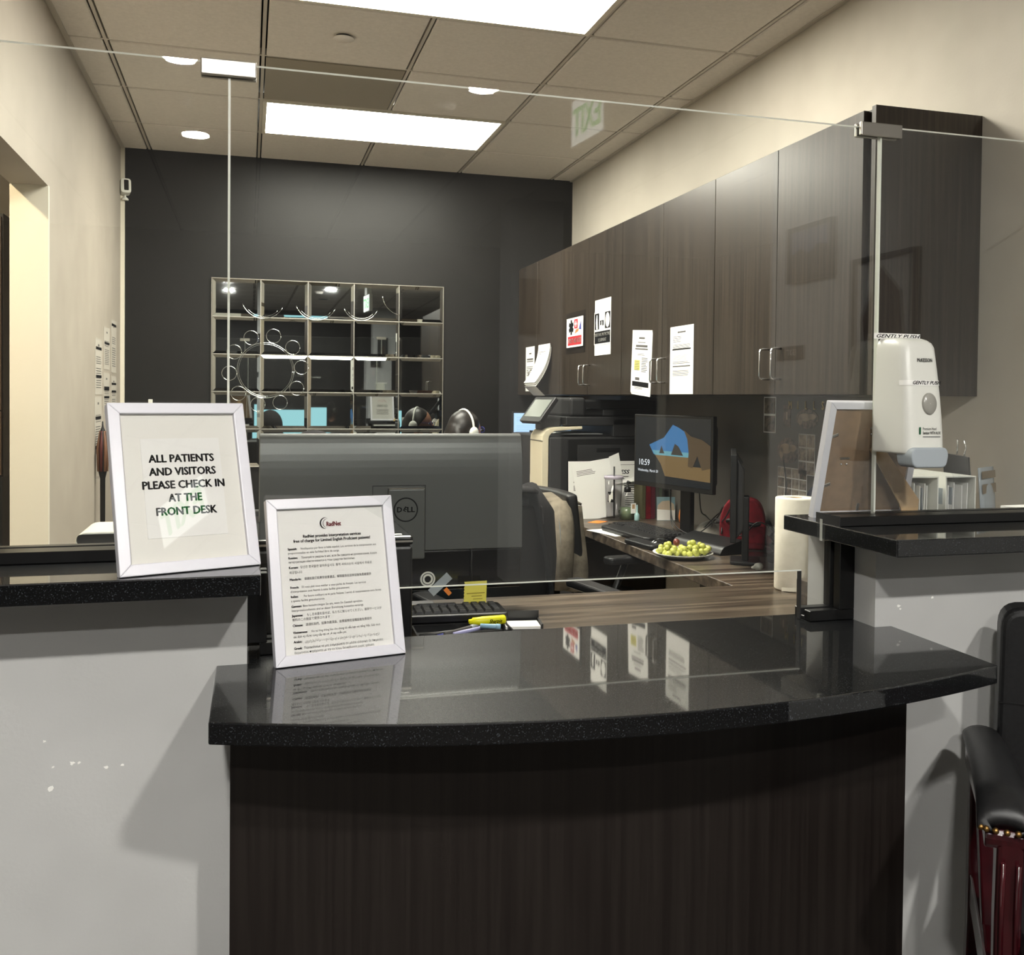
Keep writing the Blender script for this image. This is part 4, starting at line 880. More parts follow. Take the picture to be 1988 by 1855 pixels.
for k, (m, x, wd, h_, nm) in enumerate(((mat('olive_cover', (78, 74, 48), 0.7), 1.872, 0.018, 0.2, 'olive book'), (M_crimson, 1.897, 0.026, 0.21, 'thick crimson book'), (mat('wine_cover', (96, 28, 44), 0.6), 1.922, 0.02, 0.2, 'wine red book'), (mat('dark_cover', (38, 34, 30), 0.6), 1.943, 0.018, 0.19, 'dark brown book'), (mat('green_cover', (58, 72, 54), 0.6), 1.961, 0.014, 0.2, 'thin green book'))):
    r_ = thing('book', nm + ' standing under the lock screen monitor', 'book', (x, 4.42, DZ + 0.001))
    b = B().box(-wd / 2, wd / 2, -0.06, -0.057, 0, h_).box(-wd / 2, -wd / 2 + 0.002, -0.057, 0.045, 0, h_).box(wd / 2 - 0.002, wd / 2, -0.057, 0.045, 0, h_)
    b.obj('cover', m, r_); bx('pages', M_paper, r_, -wd / 2 + 0.002, wd / 2 - 0.002, -0.057, 0.042, 0.003, h_ - 0.003)
r_ = thing('greeting_card', 'small card with a cloud on blue sky, standing below the lock screen', 'card', (1.955, 4.28, DZ + 0.001), R(-12), R(-6))
bx('card', mat('card_blue', (126, 158, 168), 0.6), r_, -0.045, 0.045, -0.001, 0, 0, 0.115)
B().poly([(-0.043, -0.0016, 0.055), (0.043, -0.0016, 0.05), (0.04, -0.0016, 0.08), (0.015, -0.0016, 0.098), (-0.02, -0.0016, 0.094), (-0.04, -0.0016, 0.075)]).obj('cloud_print', M_baby, r_)
bars('lower_print', M_paper, r_, [(-0.044, 0.044, 0.002, 0.055)], -0.0014)
r_ = thing('small_figurine', 'small orange and white striped ornament beside the blue card', 'ornament', (2.0, 4.2, DZ + 0.001))
lathe_part('body', M_orange, r_, [(0.0005, 0), (0.012, 0), (0.015, 0.03), (0.01, 0.06), (0.0005, 0.075)], 14); bars('white_stripe', M_paper, r_, [(-0.006, 0.0, 0.01, 0.06)], -0.0155)
o = bx('orange_note', M_orange, None, -0.045, 0.045, -0.03, 0.03, 0, 0.0012, loc=(1.61, 4.3, DZ + 0.0005), rot=(0, 0, R(40))); tag(o, 'small orange sticky note lying at the far end of the side desk', 'note')
o = bx('paper_sheet', M_paper, None, -0.11, 0.11, -0.06, 0.06, 0, 0.0012, loc=(1.545, 3.95, DZ + 0.0005), rot=(0, 0, R(-75))); tag(o, 'white sheet lying under the wrist rest on the side desk', 'paper')
def keyboard(label, loc, rz, w_, d_, tilt=R(4), cols=19, rows_=6, pitch=None):
    r_ = thing('keyboard', label, 'keyboard', loc, rz)
    B().prism(fillet(rect(-w_ / 2, w_ / 2, -d_ / 2, d_ / 2), 0.01), 0.0, 0.02).obj('case', M_black, r_, 0.003, 2)
    kw, kd = (w_ - 0.03) / cols, (d_ - 0.03) / rows_; a, c = kw * 0.42, kd * 0.42
    b = B(); lo = [b.v((x, y, 0.02)) for x, y in rect(-a, a, -c, c)]; hi = [b.v((x, y, 0.027)) for x, y in rect(-a * 0.78, a * 0.78, -c * 0.78, c * 0.78)]
    b.face(hi)
    for q in range(4): b.face([lo[q], lo[(q + 1) % 4], hi[(q + 1) % 4], hi[q]])
    p = b.obj('key', M_char2, r_); first = True
    for j in range(rows_):
        for i in range(cols):
            if j == 0 and 4 <= i <= 9: continue
            lc = (-w_ / 2 + 0.015 + kw * (i + 0.5), -d_ / 2 + 0.015 + kd * (j + 0.5), 0)
            if first: p.location = lc; first = False
            else: share(p, r_, lc)
    sp = 7.0; o = share(p, r_, (-w_ / 2 + 0.015 + kw * sp, -d_ / 2 + 0.015 + kd * 0.5, 0), (0, 0, 0), (6.6, 1, 1)); o.name = 'space_bar'
    return r_
keyboard('black keyboard on the side desk in front of the lock screen monitor', (1.688, 3.885, DZ + 0.001), R(-84), 0.46, 0.16)
o = B().prism(fillet(rect(-0.21, 0.21, -0.035, 0.035), 0.03), 0.0, 0.022).obj('wrist_rest', M_leather, None, 0.008, 3, (1.575, 3.83, DZ + 0.0025), (0, 0, R(-84))); tag(o, 'black padded wrist rest before the side desk keyboard', 'wrist rest')
ms = thing('computer_mouse', 'black mouse with a shiny top beside the wrist rest', 'mouse', (1.592, 3.52, DZ + 0.001), R(-80))
B().ball((0, 0, 0.008), 1, 16, 10, (0.033, 0.058, 0.03)).obj('shell', M_blackg, ms); bx('scroll_wheel', M_char2, ms, -0.004, 0.004, 0.03, 0.045, 0.028, 0.035)
mp = B().prism(fillet(rect(-0.11, 0.11, -0.04, 0.035), 0.03), 0.0, 0.02).obj('mouse_rest', M_leather, None, 0.007, 3, (1.53, 3.55, DZ + 0.001), (0, 0, R(-82))); tag(mp, 'black gel wrist pad at the desk edge below the mouse', 'wrist rest')
# plate of grapes
pl = thing('paper_plate', 'white paper plate with a dotted rim holding grapes', 'plate', (1.571, 3.285, DZ + 0.001))
lathe_part('plate', mat('plate_white', (236, 236, 226), 0.5), pl, [(0.0005, 0.0), (0.075, 0.0), (0.088, 0.008), (0.112, 0.016), (0.1125, 0.0185), (0.087, 0.0105), (0.074, 0.003), (0.0005, 0.003)], 40)
b = B()
for k in range(26):
    a = 2 * PI * k / 26
    for q, rr in enumerate((0.095, 0.104)):
        aa = a + q * 0.1; z = 0.0105 + (rr - 0.087) / 0.0255 * 0.008 + 0.0012
        b.poly([(rr * math.cos(aa) + 0.0028 * math.cos(c), rr * math.sin(aa) + 0.0028 * math.sin(c), z) for c in [2 * PI * t_ / 6 for t_ in range(6)]])
b.obj('rim_dots', mat('dot_olive', (66, 72, 44), 0.7), pl)
gp = None
def bunch(label, cx_, cy_, n, rx, ry, hz):
    global gp
    r_ = thing('grape_bunch', label, 'grapes', (cx_, cy_, DZ + 0.006)); rnd = random.Random(int(cx_ * 1000)); pts = []
    tries = 0
    while len(pts) < n and tries < 4000:
        tries += 1; a = rnd.random() * 2 * PI; q = math.sqrt(rnd.random()); x, y = rx * q * math.cos(a), ry * q * math.sin(a)
        z = 0.0115
        while True:
            near = [p for p in pts if (p[0] - x) ** 2 + (p[1] - y) ** 2 + (p[2] - z) ** 2 < 0.0205 ** 2]
            if not near: break
            z += 0.003
        if z > hz * (1.15 - 0.6 * q): continue
        pts.append((x, y, z))
    for p in pts:
        s = rnd.uniform(0.9, 1.08); rot = (rnd.random() * 3, rnd.random() * 3, 0)
        if gp is None: gp = B().ball((0, 0, 0), 0.0112, 14, 9, (1, 1, 1.12)).obj('grape', M_grape, r_, 0, 2, p, rot)
        else: share(gp, r_, p, rot, (s, s, s))
    b = B(); b.tube([(-rx * 0.9, 0, 0.02), (-rx * 0.3, 0.004, 0.03), (rx * 0.3, -0.003, 0.03), (rx * 0.9, 0.002, 0.02)], 0.0018, 6)
    for p in pts[::2]: b.tube([(p[0] * 0.6, p[1] * 0.2, 0.028), (p[0], p[1], p[2] + 0.009)], 0.0009, 5)
    b.obj('stem', M_stem, r_)
bunch('left bunch of green grapes on the paper plate', 1.522, 3.30, 26, 0.045, 0.05, 0.042)
bunch('right bunch of green grapes, the larger heap on the paper plate', 1.615, 3.275, 32, 0.055, 0.055, 0.046)
o = B().ball((0, 0, 0), 0.013, 14, 9, (1, 1, 1.2)).obj('red_grape', M_graper, None, 0, 2, (1.572, 3.345, DZ + 0.045)); tag(o, 'single dark red grape between the two green bunches', 'grape')
# clutter to the right of the plate
bd = B(); bd.prism(fillet([(-0.07, 0), (0.07, 0), (0.055, 0.055), (-0.05, 0.03)], 0.012), -0.15, 0.15, 'y')
o = bd.obj('document_stand', M_black, None, 0.004, 2, (1.75, 3.43, DZ + 0.001), (0, 0, R(12))); tag(o, 'black sloped plastic stand behind the plate of grapes', 'stand')
b = B(); rnd = random.Random(3)
def cloth_fn(u, v):
    a, q = 2 * PI * u, v
    rr = (0.085 + 0.012 * math.sin(3 * a) + 0.008 * math.sin(7 * a)) * q; z = 0.06 * (1 - q ** 2.2) + 0.01 * math.sin(5 * a + 3 * q) * q * (1 - q) * 3 + 0.002
    return (rr * math.cos(a) * 1.25, rr * math.sin(a), max(0.002, z))
b.grid(cloth_fn, 36, 9); bmesh.ops.remove_doubles(b.bm, verts=b.bm.verts, dist=0.0004)
o = b.obj('crumpled_cloth', M_greyc, None, 0, 2, (1.925, 3.74, DZ + 0.002), (0, 0, R(-60))); tag(o, 'crumpled light grey cloth behind the edge-on monitor', 'cloth')
r_ = thing('lunch_bag', 'round-topped crimson bag with black strap against the right wall', 'bag', (1.90, 3.43, DZ + 0.001), R(-32))
B().prism(fillet([(-0.085, 0), (0.085, 0), (0.09, 0.12), (0.06, 0.2), (-0.06, 0.2), (-0.09, 0.12)], [0.01, 0.01, 0.06, 0.06, 0.06, 0.06], 6), -0.05, 0.05, 'y').obj('body', M_crimson, r_, 0.012, 3)
B().tube([(-0.1, 0, 0.1), (-0.05, -0.056, 0.115), (0.05, -0.058, 0.1), (0.1, -0.02, 0.11), (0.12, 0, 0.07)], 0.008, 8).obj('strap', M_black, r_); B().tube([(0.12, 0, 0.07), (0.135, 0, 0.05), (0.12, 0, 0.03), (0.105, 0, 0.05), (0.12, 0, 0.07)], 0.004, 6).obj('strap_loop', M_black, r_)
r_ = thing('desk_phone', 'black desk phone on a sloped base beside the paper towels', 'phone', (1.92, 3.03, DZ + 0.001), R(-80))
B().prism([(-0.09, 0), (0.09, 0), (0.09, 0.085), (-0.09, 0.03)], -0.09, 0.09, 'x').obj('base', M_black, r_, 0.006, 2, rot=(0, 0, 0)); B().tube([(-0.06, -0.08, 0.055), (-0.06, -0.06, 0.07), (-0.06, 0.06, 0.108), (-0.06, 0.08, 0.11)], [0.022, 0.014, 0.014, 0.022], 12).obj('handset', M_black, r_)
bx('display', M_ltgrey, r_, -0.01, 0.075, 0.03, 0.075, 0.079, 0.081, rot=(R(0), 0, 0))
r_ = thing('acrylic_holder', 'small clear acrylic holder between the crimson bag and the phone', 'holder', (1.87, 3.27, DZ + 0.001), R(-20))
b = B().box(-0.05, 0.05, -0.05, -0.047, 0, 0.05).box(-0.05, 0.05, 0.047, 0.05, 0, 0.1).box(-0.05, -0.047, -0.047, 0.047, 0, 0.07).box(0.047, 0.05, -0.047, 0.047, 0, 0.07).box(-0.047, 0.047, -0.047, 0.047, 0, 0.003)
b.obj('tray', M_thin, r_)
gl = thing('glue_stick', 'small white capped tube lying near the paper towels', 'glue stick', (1.715, 2.97, DZ + 0.014), R(28))
B().lathe([(0.0005, 0), (0.0125, 0), (0.0125, 0.022), (0.009, 0.023), (0.005, 0.045), (0.0035, 0.052), (0.0005, 0.053)], 18, caps=False).obj('tube', M_white, gl, 0, 2, (0, 0, 0), (0, -PI / 2, 0))
pt = thing('paper_towel_roll', 'upright white paper towel roll at the end of the desk', 'paper towels', (1.65, 2.645, DZ + 0.001))
lathe_part('towels', M_towel, pt, [(0.02, 0.0), (0.062, 0.0), (0.064, 0.004), (0.064, 0.283), (0.062, 0.287), (0.02, 0.287), (0.02, 0.0)], 40); lathe_part('core', M_kraft, pt, [(0.0185, 0.001), (0.02, 0.001), (0.02, 0.2865), (0.0185, 0.2865), (0.0185, 0.001)], 24)
B().grid(lambda u, v: (0.0645 * math.cos(R(200 + 60 * u)), 0.0645 * math.sin(R(200 + 60 * u)), -0.0005 + 0.012 * v + 0.006 * u), 8, 2).obj('loose_edge', M_towel, pt)
r_ = thing('black_bag', 'dark soft bag slumped behind the paper towel roll', 'bag', (1.87, 2.83, DZ + 0.001), R(3))
B().prism(fillet([(-0.14, 0), (0.12, 0), (0.12, 0.3), (0.0, 0.3)], 0.03), -0.08, 0.08, 'y').obj('body', M_navy, r_, 0.02, 3); B().tube([(0.0, -0.04, 0.3), (0.03, -0.04, 0.35), (0.08, -0.04, 0.35), (0.1, -0.04, 0.3)], 0.008, 8).obj('handle', M_black, r_)
# tangled cables behind the monitors
for k, (lab, pts) in enumerate((('thin black cable looping under the lock screen monitor', [(1.83, 3.95, 0.98), (1.84, 3.98, 0.85), (1.82, 3.9, 0.755), (1.86, 3.75, 0.76), (1.9, 3.62, 0.86), (1.95, 3.5, 0.9)]), ('black cable draped over the grey cloth to the edge-on monitor', [(1.84, 3.7, 0.98), (1.86, 3.72, 0.86), (1.9, 3.75, 0.83), (1.86, 3.6, 0.82), (1.80, 3.4, 0.86), (1.79, 3.3, 0.95)]), ('black cable curling from the grey cloth toward the phone', [(1.86, 3.62, 0.80), (1.82, 3.5, 0.85), (1.85, 3.36, 0.80), (1.90, 3.3, 0.86), (1.95, 3.2, 0.80)]), ('thin grey cable looped over the keyboard end', [(1.80, 3.9, 0.93), (1.77, 3.8, 0.80), (1.80, 3.66, 0.765), (1.86, 3.58, 0.84), (1.84, 3.48, 0.90), (1.80, 3.42, 0.80)]), ('black cable hanging down the wall beside the crimson bag', [(2.0, 3.3, 1.1), (2.0, 3.28, 0.98), (1.98, 3.3, 0.86), (1.99, 3.22, 0.78)]))):
    o = B().tube(smooth_path(pts), 0.0028, 6).obj('cable', M_black); tag(o, lab, 'cable')

# ================================================================== things on the front desk, behind the counter
t = thing('desktop_printer', 'black desktop printer with a shiny top edge behind the framed language sheet', 'printer', (0.165, 2.18, DZ + 0.001))
bx('body', M_black, t, -0.175, 0.175, -0.15, 0.15, 0, 0.27, 0.006); bx('lid', M_blackg, t, -0.176, 0.176, -0.152, 0.15, 0.272, 0.292, 0.006)
bx('shiny_strip', M_nickel, t, -0.174, 0.174, -0.1535, -0.152, 0.279, 0.283); bx('output_slot', M_blackg, t, -0.13, 0.13, -0.1515, -0.15, 0.07, 0.1); bx('lid_label', M_paper, t, 0.12, 0.155, -0.13, -0.115, 0.292, 0.2925)
keyboard('black keyboard lying on the front desk below the big monitor', (0.42, 2.43, DZ + 0.022), R(177), 0.45, 0.13)
o = bx('desk_tray', M_black, None, -0.22, 0.22, -0.07, 0.07, 0, 0.02, 0.003, loc=(0.42, 2.43, DZ + 0.001), rot=(0, 0, R(-3))); tag(o, 'flat black tray under the front desk keyboard', 'tray')
o = bx('yellow_pad', M_sticky, None, -0.06, 0.055, -0.02, 0.02, 0, 0.03, loc=(0.485, 2.522, DZ + 0.001), rot=(0, 0, R(-3))); tag(o, 'yellow note pad lying behind the front desk keyboard', 'notepad')
t = thing('pen_tray', 'shallow black pen tray just behind the counter edge', 'tray', (0.52, 2.29, DZ + 0.001), R(-2))
b = B().box(-0.13, 0.11, -0.065, 0.065, 0, 0.004).box(-0.13, 0.11, -0.065, -0.061, 0.004, 0.02).box(-0.13, 0.11, 0.061, 0.065, 0.004, 0.02).box(-0.13, -0.126, -0.061, 0.061, 0.004, 0.02).box(0.106, 0.11, -0.061, 0.061, 0.004, 0.02)
b.obj('tray', M_black, t)
def pen(name, label, loc, rz, m, tipm, ln=0.13, r0=0.0048, cat='pen', rx=0.0):
    r_ = thing(name, label, cat, loc, rz, rx)
    B().lathe([(0.0005, 0), (r0, 0.001), (r0, ln * 0.75), (r0 * 0.95, ln * 0.78)], 12, caps=False).obj('barrel', m, r_, 0, 2, (0, 0, 0), (0, PI / 2, 0)); B().lathe([(r0 * 0.95, ln * 0.78), (r0 * 1.15, ln * 0.79), (r0 * 1.1, ln), (0.0005, ln + 0.001)], 12, caps=False).obj('cap', tipm, r_, 0, 2, (0, 0, 0), (0, PI / 2, 0))
    return r_
M_penb = mat('pen_blue', (52, 60, 150), 0.35); M_penl = mat('pen_lilac', (170, 168, 210), 0.35); M_pensky = mat('pen_sky', (150, 190, 214), 0.35)
pen('pen', 'black pen, leftmost in the pen tray', (0.40, 2.285, DZ + 0.012), R(15), M_black, M_chrome)
pen('pen', 'dark blue pen lying in the pen tray', (0.44, 2.262, DZ + 0.014), R(28), M_penb, M_penb, 0.12)
pen('pen', 'grey pen lying beside the blue one in the pen tray', (0.455, 2.25, DZ + 0.022), R(35), M_inkg, M_ltgrey, 0.12)
pen('pen', 'lilac pen lying across the pen tray', (0.475, 2.24, DZ + 0.023), R(30), M_penl, M_penl, 0.11)
pen('pen', 'pale blue capped pen before the yellow highlighter', (0.545, 2.262, DZ + 0.034), R(-22), M_pensky, M_pensky, 0.05, 0.006)
h = thing('highlighter', 'bright yellow highlighter resting on the pens', 'highlighter', (0.53, 2.318, DZ + 0.032), R(3))
B().lathe([(0.0005, 0.0), (0.006, 0.0), (0.0065, 0.008), (0.0098, 0.01), (0.0105, 0.03), (0.0112, 0.034), (0.0118, 0.09), (0.0105, 0.094), (0.0005, 0.0945)], 16, caps=False).obj('barrel', M_yel, h, 0, 2, (0, 0, 0), (0, PI / 2, 0))
txt('Sharpie', 0.013, M_ink, h, (0.066, -0.0122, -0.004), shear=0.3, fitw=0.033, bold=0.0003)
t = thing('card_holder', 'black business card holder with pale cards on the front desk', 'card holder', (0.672, 2.345, DZ + 0.001), R(-8))
B().prism([(-0.05, 0), (0.05, 0), (0.05, 0.012), (0.038, 0.012), (0.03, 0.04), (0.026, 0.04), (0.03, 0.008), (-0.05, 0.008)], -0.05, 0.05, 'x').obj('base', M_char2, t)
for x in (-0.05, 0.046): bx('side_wall', M_char2, t, x, x + 0.004, -0.05, 0.05, 0.0, 0.022)
bx('card_stack', M_paper, t, -0.044, 0.044, -0.045, 0.02, 0.009, 0.016)

# ================================================================== right ledge, behind the glass
rs = tag(bx('wooden_riser', M_desk, None, 1.44, 2.02, 1.985, 2.3, DZ + 0.0005, 0.845), 'low wooden riser under the magazine files behind the right ledge', 'riser')
def filebox(label, x, rot, w_, papers):
    r_ = thing('magazine_file', label, 'file box', (x, 2.0, 0.846), rot)
    hb = 0.30; dp = 0.24; t_ = 0.003
    b = B().box(-w_ / 2, w_ / 2, 0, dp, 0, t_).box(-w_ / 2, w_ / 2, dp - t_, dp, t_, hb).box(-w_ / 2, -w_ / 2 + t_, 0, dp - t_, t_, hb).box(w_ / 2 - t_, w_ / 2, 0, dp - t_, t_, hb).box(-w_ / 2 + t_, w_ / 2 - t_, 0, dp - t_, hb - t_, hb)
    b.obj('box', M_white, r_)
    for k in range(papers):
        x0 = -w_ / 2 + 0.006 + (w_ - 0.014) * k / papers
        bx('folder', M_paper if k % 3 else M_ltgrey, r_, x0, x0 + 0.002, 0.012 + 0.004 * (k % 4), dp - 0.01, 0.004, 0.27 + 0.006 * (k % 3), rot=(0, R(1.5 * (k % 3 - 1)), 0))
    return r_
filebox('white magazine file packed with folders, the left of two behind the glass', 1.60, R(-6), 0.085, 8)
r_ = filebox('white magazine file with a crumpled plastic sleeve, the right of two', 1.712, R(-4), 0.085, 6)
B().grid(lambda u, v: (-0.03 + 0.05 * u + 0.006 * math.sin(9 * v), -0.006 - 0.008 * math.sin(5 * u + 4 * v), 0.16 + 0.15 * v), 6, 10).obj('plastic_sleeve', M_thin, r_)
r_ = thing('clipboard', 'dark clipboard with metal clip and curled sheet leaning by the files', 'clipboard', (1.83, 2.13, 0.846), R(66), R(-3))
bx('board', M_char2, r_, -0.11, 0.11, 0, 0.004, 0, 0.345, 0.001); bx('clip', M_chrome, r_, -0.05, 0.05, -0.012, 0, 0.315, 0.345, 0.004)
for s in (-1, 1): B().tube([(0.03 * s, -0.01, 0.345), (0.036 * s, -0.014, 0.365), (0.03 * s, -0.012, 0.385)], 0.002, 6).obj('clip_wire', M_chrome, r_)
B().grid(lambda u, v: (-0.1 + 0.2 * u, -0.004 - 0.03 * (1 - v) * math.sin(PI * u), 0.05 + 0.265 * v), 8, 6).obj('curled_sheet', M_paper, r_)
r_ = thing('padded_envelope', 'grey padded envelope with brown tape standing at the end of the files', 'envelope', (1.935, 2.14, 0.846), R(30), R(-4))
B().grid(lambda u, v: (-0.055 + 0.11 * u, -0.012 * math.sin(PI * u) * math.sin(PI * v), 0.31 * v), 6, 6).obj('envelope', M_ltgrey, r_, solid=0.004)
bars('packing_tape', mat('brown_tape', (124, 108, 86), 0.3), r_, [(-0.053, 0.053, 0.24, 0.265), (-0.053, 0.053, 0.28, 0.3)], -0.009)
o = tag(bx('paper_stack', M_paper, None, -0.07, 0.14, -0.02, 0.03, 0, 0.012, loc=(1.84, 1.905, 1.0675), rot=(0, 0, R(5))), 'thin stack of white paper at the right end of the right ledge', 'paper')
o = tag(B().prism([(0, 0), (0.05, 0), (0.045, 0.05), (0.012, 0.06)], 0, 0.002, 'y').obj('manila_tab', mat('manila', (226, 196, 132), 0.7), None, 0, 2, (1.452, 1.945, 1.0675), (0, R(20), 0)), 'manila folder corner sticking up behind the frame easel', 'folder')

# ================================================================== office chairs
def office_chair(label, loc, rz):
    r_ = thing('office_chair', label, 'office chair', loc, rz, group='office chairs in the reception')
    for k in range(5):
        a = 2 * PI * k / 5
        B().tube([(0.03 * math.cos(a), 0.03 * math.sin(a), 0.095), (0.29 * math.cos(a), 0.29 * math.sin(a), 0.07)], [0.022, 0.014], 8).obj('base_arm', M_black, r_)
        B().lathe([(0.0005, -0.012), (0.026, -0.012), (0.03, 0), (0.026, 0.012), (0.0005, 0.012)], 14, caps=False).obj('caster', M_black, r_, 0, 2, (0.29 * math.cos(a), 0.29 * math.sin(a), 0.031), (PI / 2, 0, a))
    lathe_part('gas_column', M_char2, r_, [(0.0005, 0.08), (0.028, 0.08), (0.028, 0.25), (0.018, 0.25), (0.018, 0.4), (0.0005, 0.4)], 16)
    B().prism(fillet(rect(-0.24, 0.24, -0.24, 0.23), 0.07), 0.4, 0.47).obj('seat', M_leather, r_, 0.02, 3)
    bk = B(); bk.grid(lambda u, v: (-0.22 + 0.44 * u, 0.215 + 0.05 * v - 0.03 * math.sin(PI * u), 0.52 + 0.42 * v), 10, 8)
    bk.obj('backrest', M_leather, r_, 0.015, 3, solid=0.05)
    bx('back_bar', M_black, r_, -0.035, 0.035, 0.2, 0.27, 0.41, 0.6, 0.006)
    for s in (-1, 1):
        B().prism(fillet(rect(-0.035, 0.035, -0.17, 0.12), 0.03), 0.665, 0.695).obj('armrest', M_leather, r_, 0.01, 3, (0.29 * s, 0, 0))
        B().tube([(0.23 * s, 0.1, 0.43), (0.29 * s, 0.11, 0.46), (0.3 * s, 0.08, 0.56), (0.29 * s, 0.03, 0.665)], 0.014, 8).obj('arm_support', M_black, r_)
    return r_
oc = office_chair('black office chair with a beige jacket, pushed toward the side desk', (1.47, 3.9, 0), PI / 2 + R(6))
def chair_copy(label, loc, rz):
    c = copy_tree(oc); c.location = loc; c.rotation_euler = (0, 0, rz); c['label'] = label; return c
chair_copy('black office chair with a dark grey jacket, right of the big monitor', (0.85, 3.04, 0), R(12))
chair_copy('black office chair of the person hidden behind the big monitor', (0.16, 3.14, 0), 0)
chair_copy('black office chair of the person with the headset near the copier', (1.14, 5.2, 0), PI / 2 + R(28))
chair_copy('black chair in the opening of the left wall', (-0.7, 3.05, 0), R(60))
# jackets over the two visible chair backs
def jacket(label, loc, rz, m, wd, z0, z1, seed):
    r_ = thing('jacket', label, 'jacket', loc, rz); rnd = random.Random(seed); ph = [rnd.random() * 6 for _ in range(4)]
    def shell(u, v):
        a = PI * (0.0 + 1.0 * u); w2 = wd / 2 * (0.72 + 0.28 * min(1, (1 - v) * 1.4)); z = z0 + (z1 - z0) * v
        dy = 0.055 + 0.02 * (1 - v) + 0.012 * math.sin(5 * a + ph[0]) * (1 - v) + 0.006 * math.sin(9 * a + ph[1])
        return (-w2 * math.cos(a), 0.17 + (0.09 + dy) * math.sin(a) ** 0.6 * 1.1, z - 0.03 * (1 - math.sin(a)) * v + 0.01 * math.sin(4 * a + ph[2]) * (1 - v))
    B().grid(shell, 28, 12).obj('back', m, r_, solid=0.008)
    B().grid(lambda u, v: (-wd / 2 * 0.72 + wd * 0.72 * u, 0.17 + 0.12 * v, z1 + 0.012 * math.sin(PI * v) - 0.02 * abs(2 * u - 1)), 14, 4).obj('collar', m, r_, solid=0.01)
    for s in (-1, 1):
        B().tube([(s * wd * 0.36, 0.27, z1 - 0.03), (s * wd * 0.5, 0.3, z1 - 0.12), (s * wd * 0.55, 0.31, z1 - 0.27), (s * wd * 0.53, 0.3, z0 + 0.02)], [0.05, 0.062, 0.055, 0.045], 12).obj('sleeve', m, r_)
    return r_
jacket('beige jacket hanging over the chair pushed toward the side desk', (1.47, 3.9, 0), PI / 2 + R(6), M_beige, 0.48, 0.56, 0.92, 1)
jk = jacket('dark grey jacket hanging over the chair right of the big monitor', (0.85, 3.04, 0), R(12), M_hood, 0.5, 0.5, 1.02, 5)
B().poly([(0.262, 0.15, 0.80), (0.268, 0.17, 0.86), (0.268, 0.18, 0.9), (0.264, 0.16, 0.87)]).obj('pale_logo_print', M_ltgrey, jk)

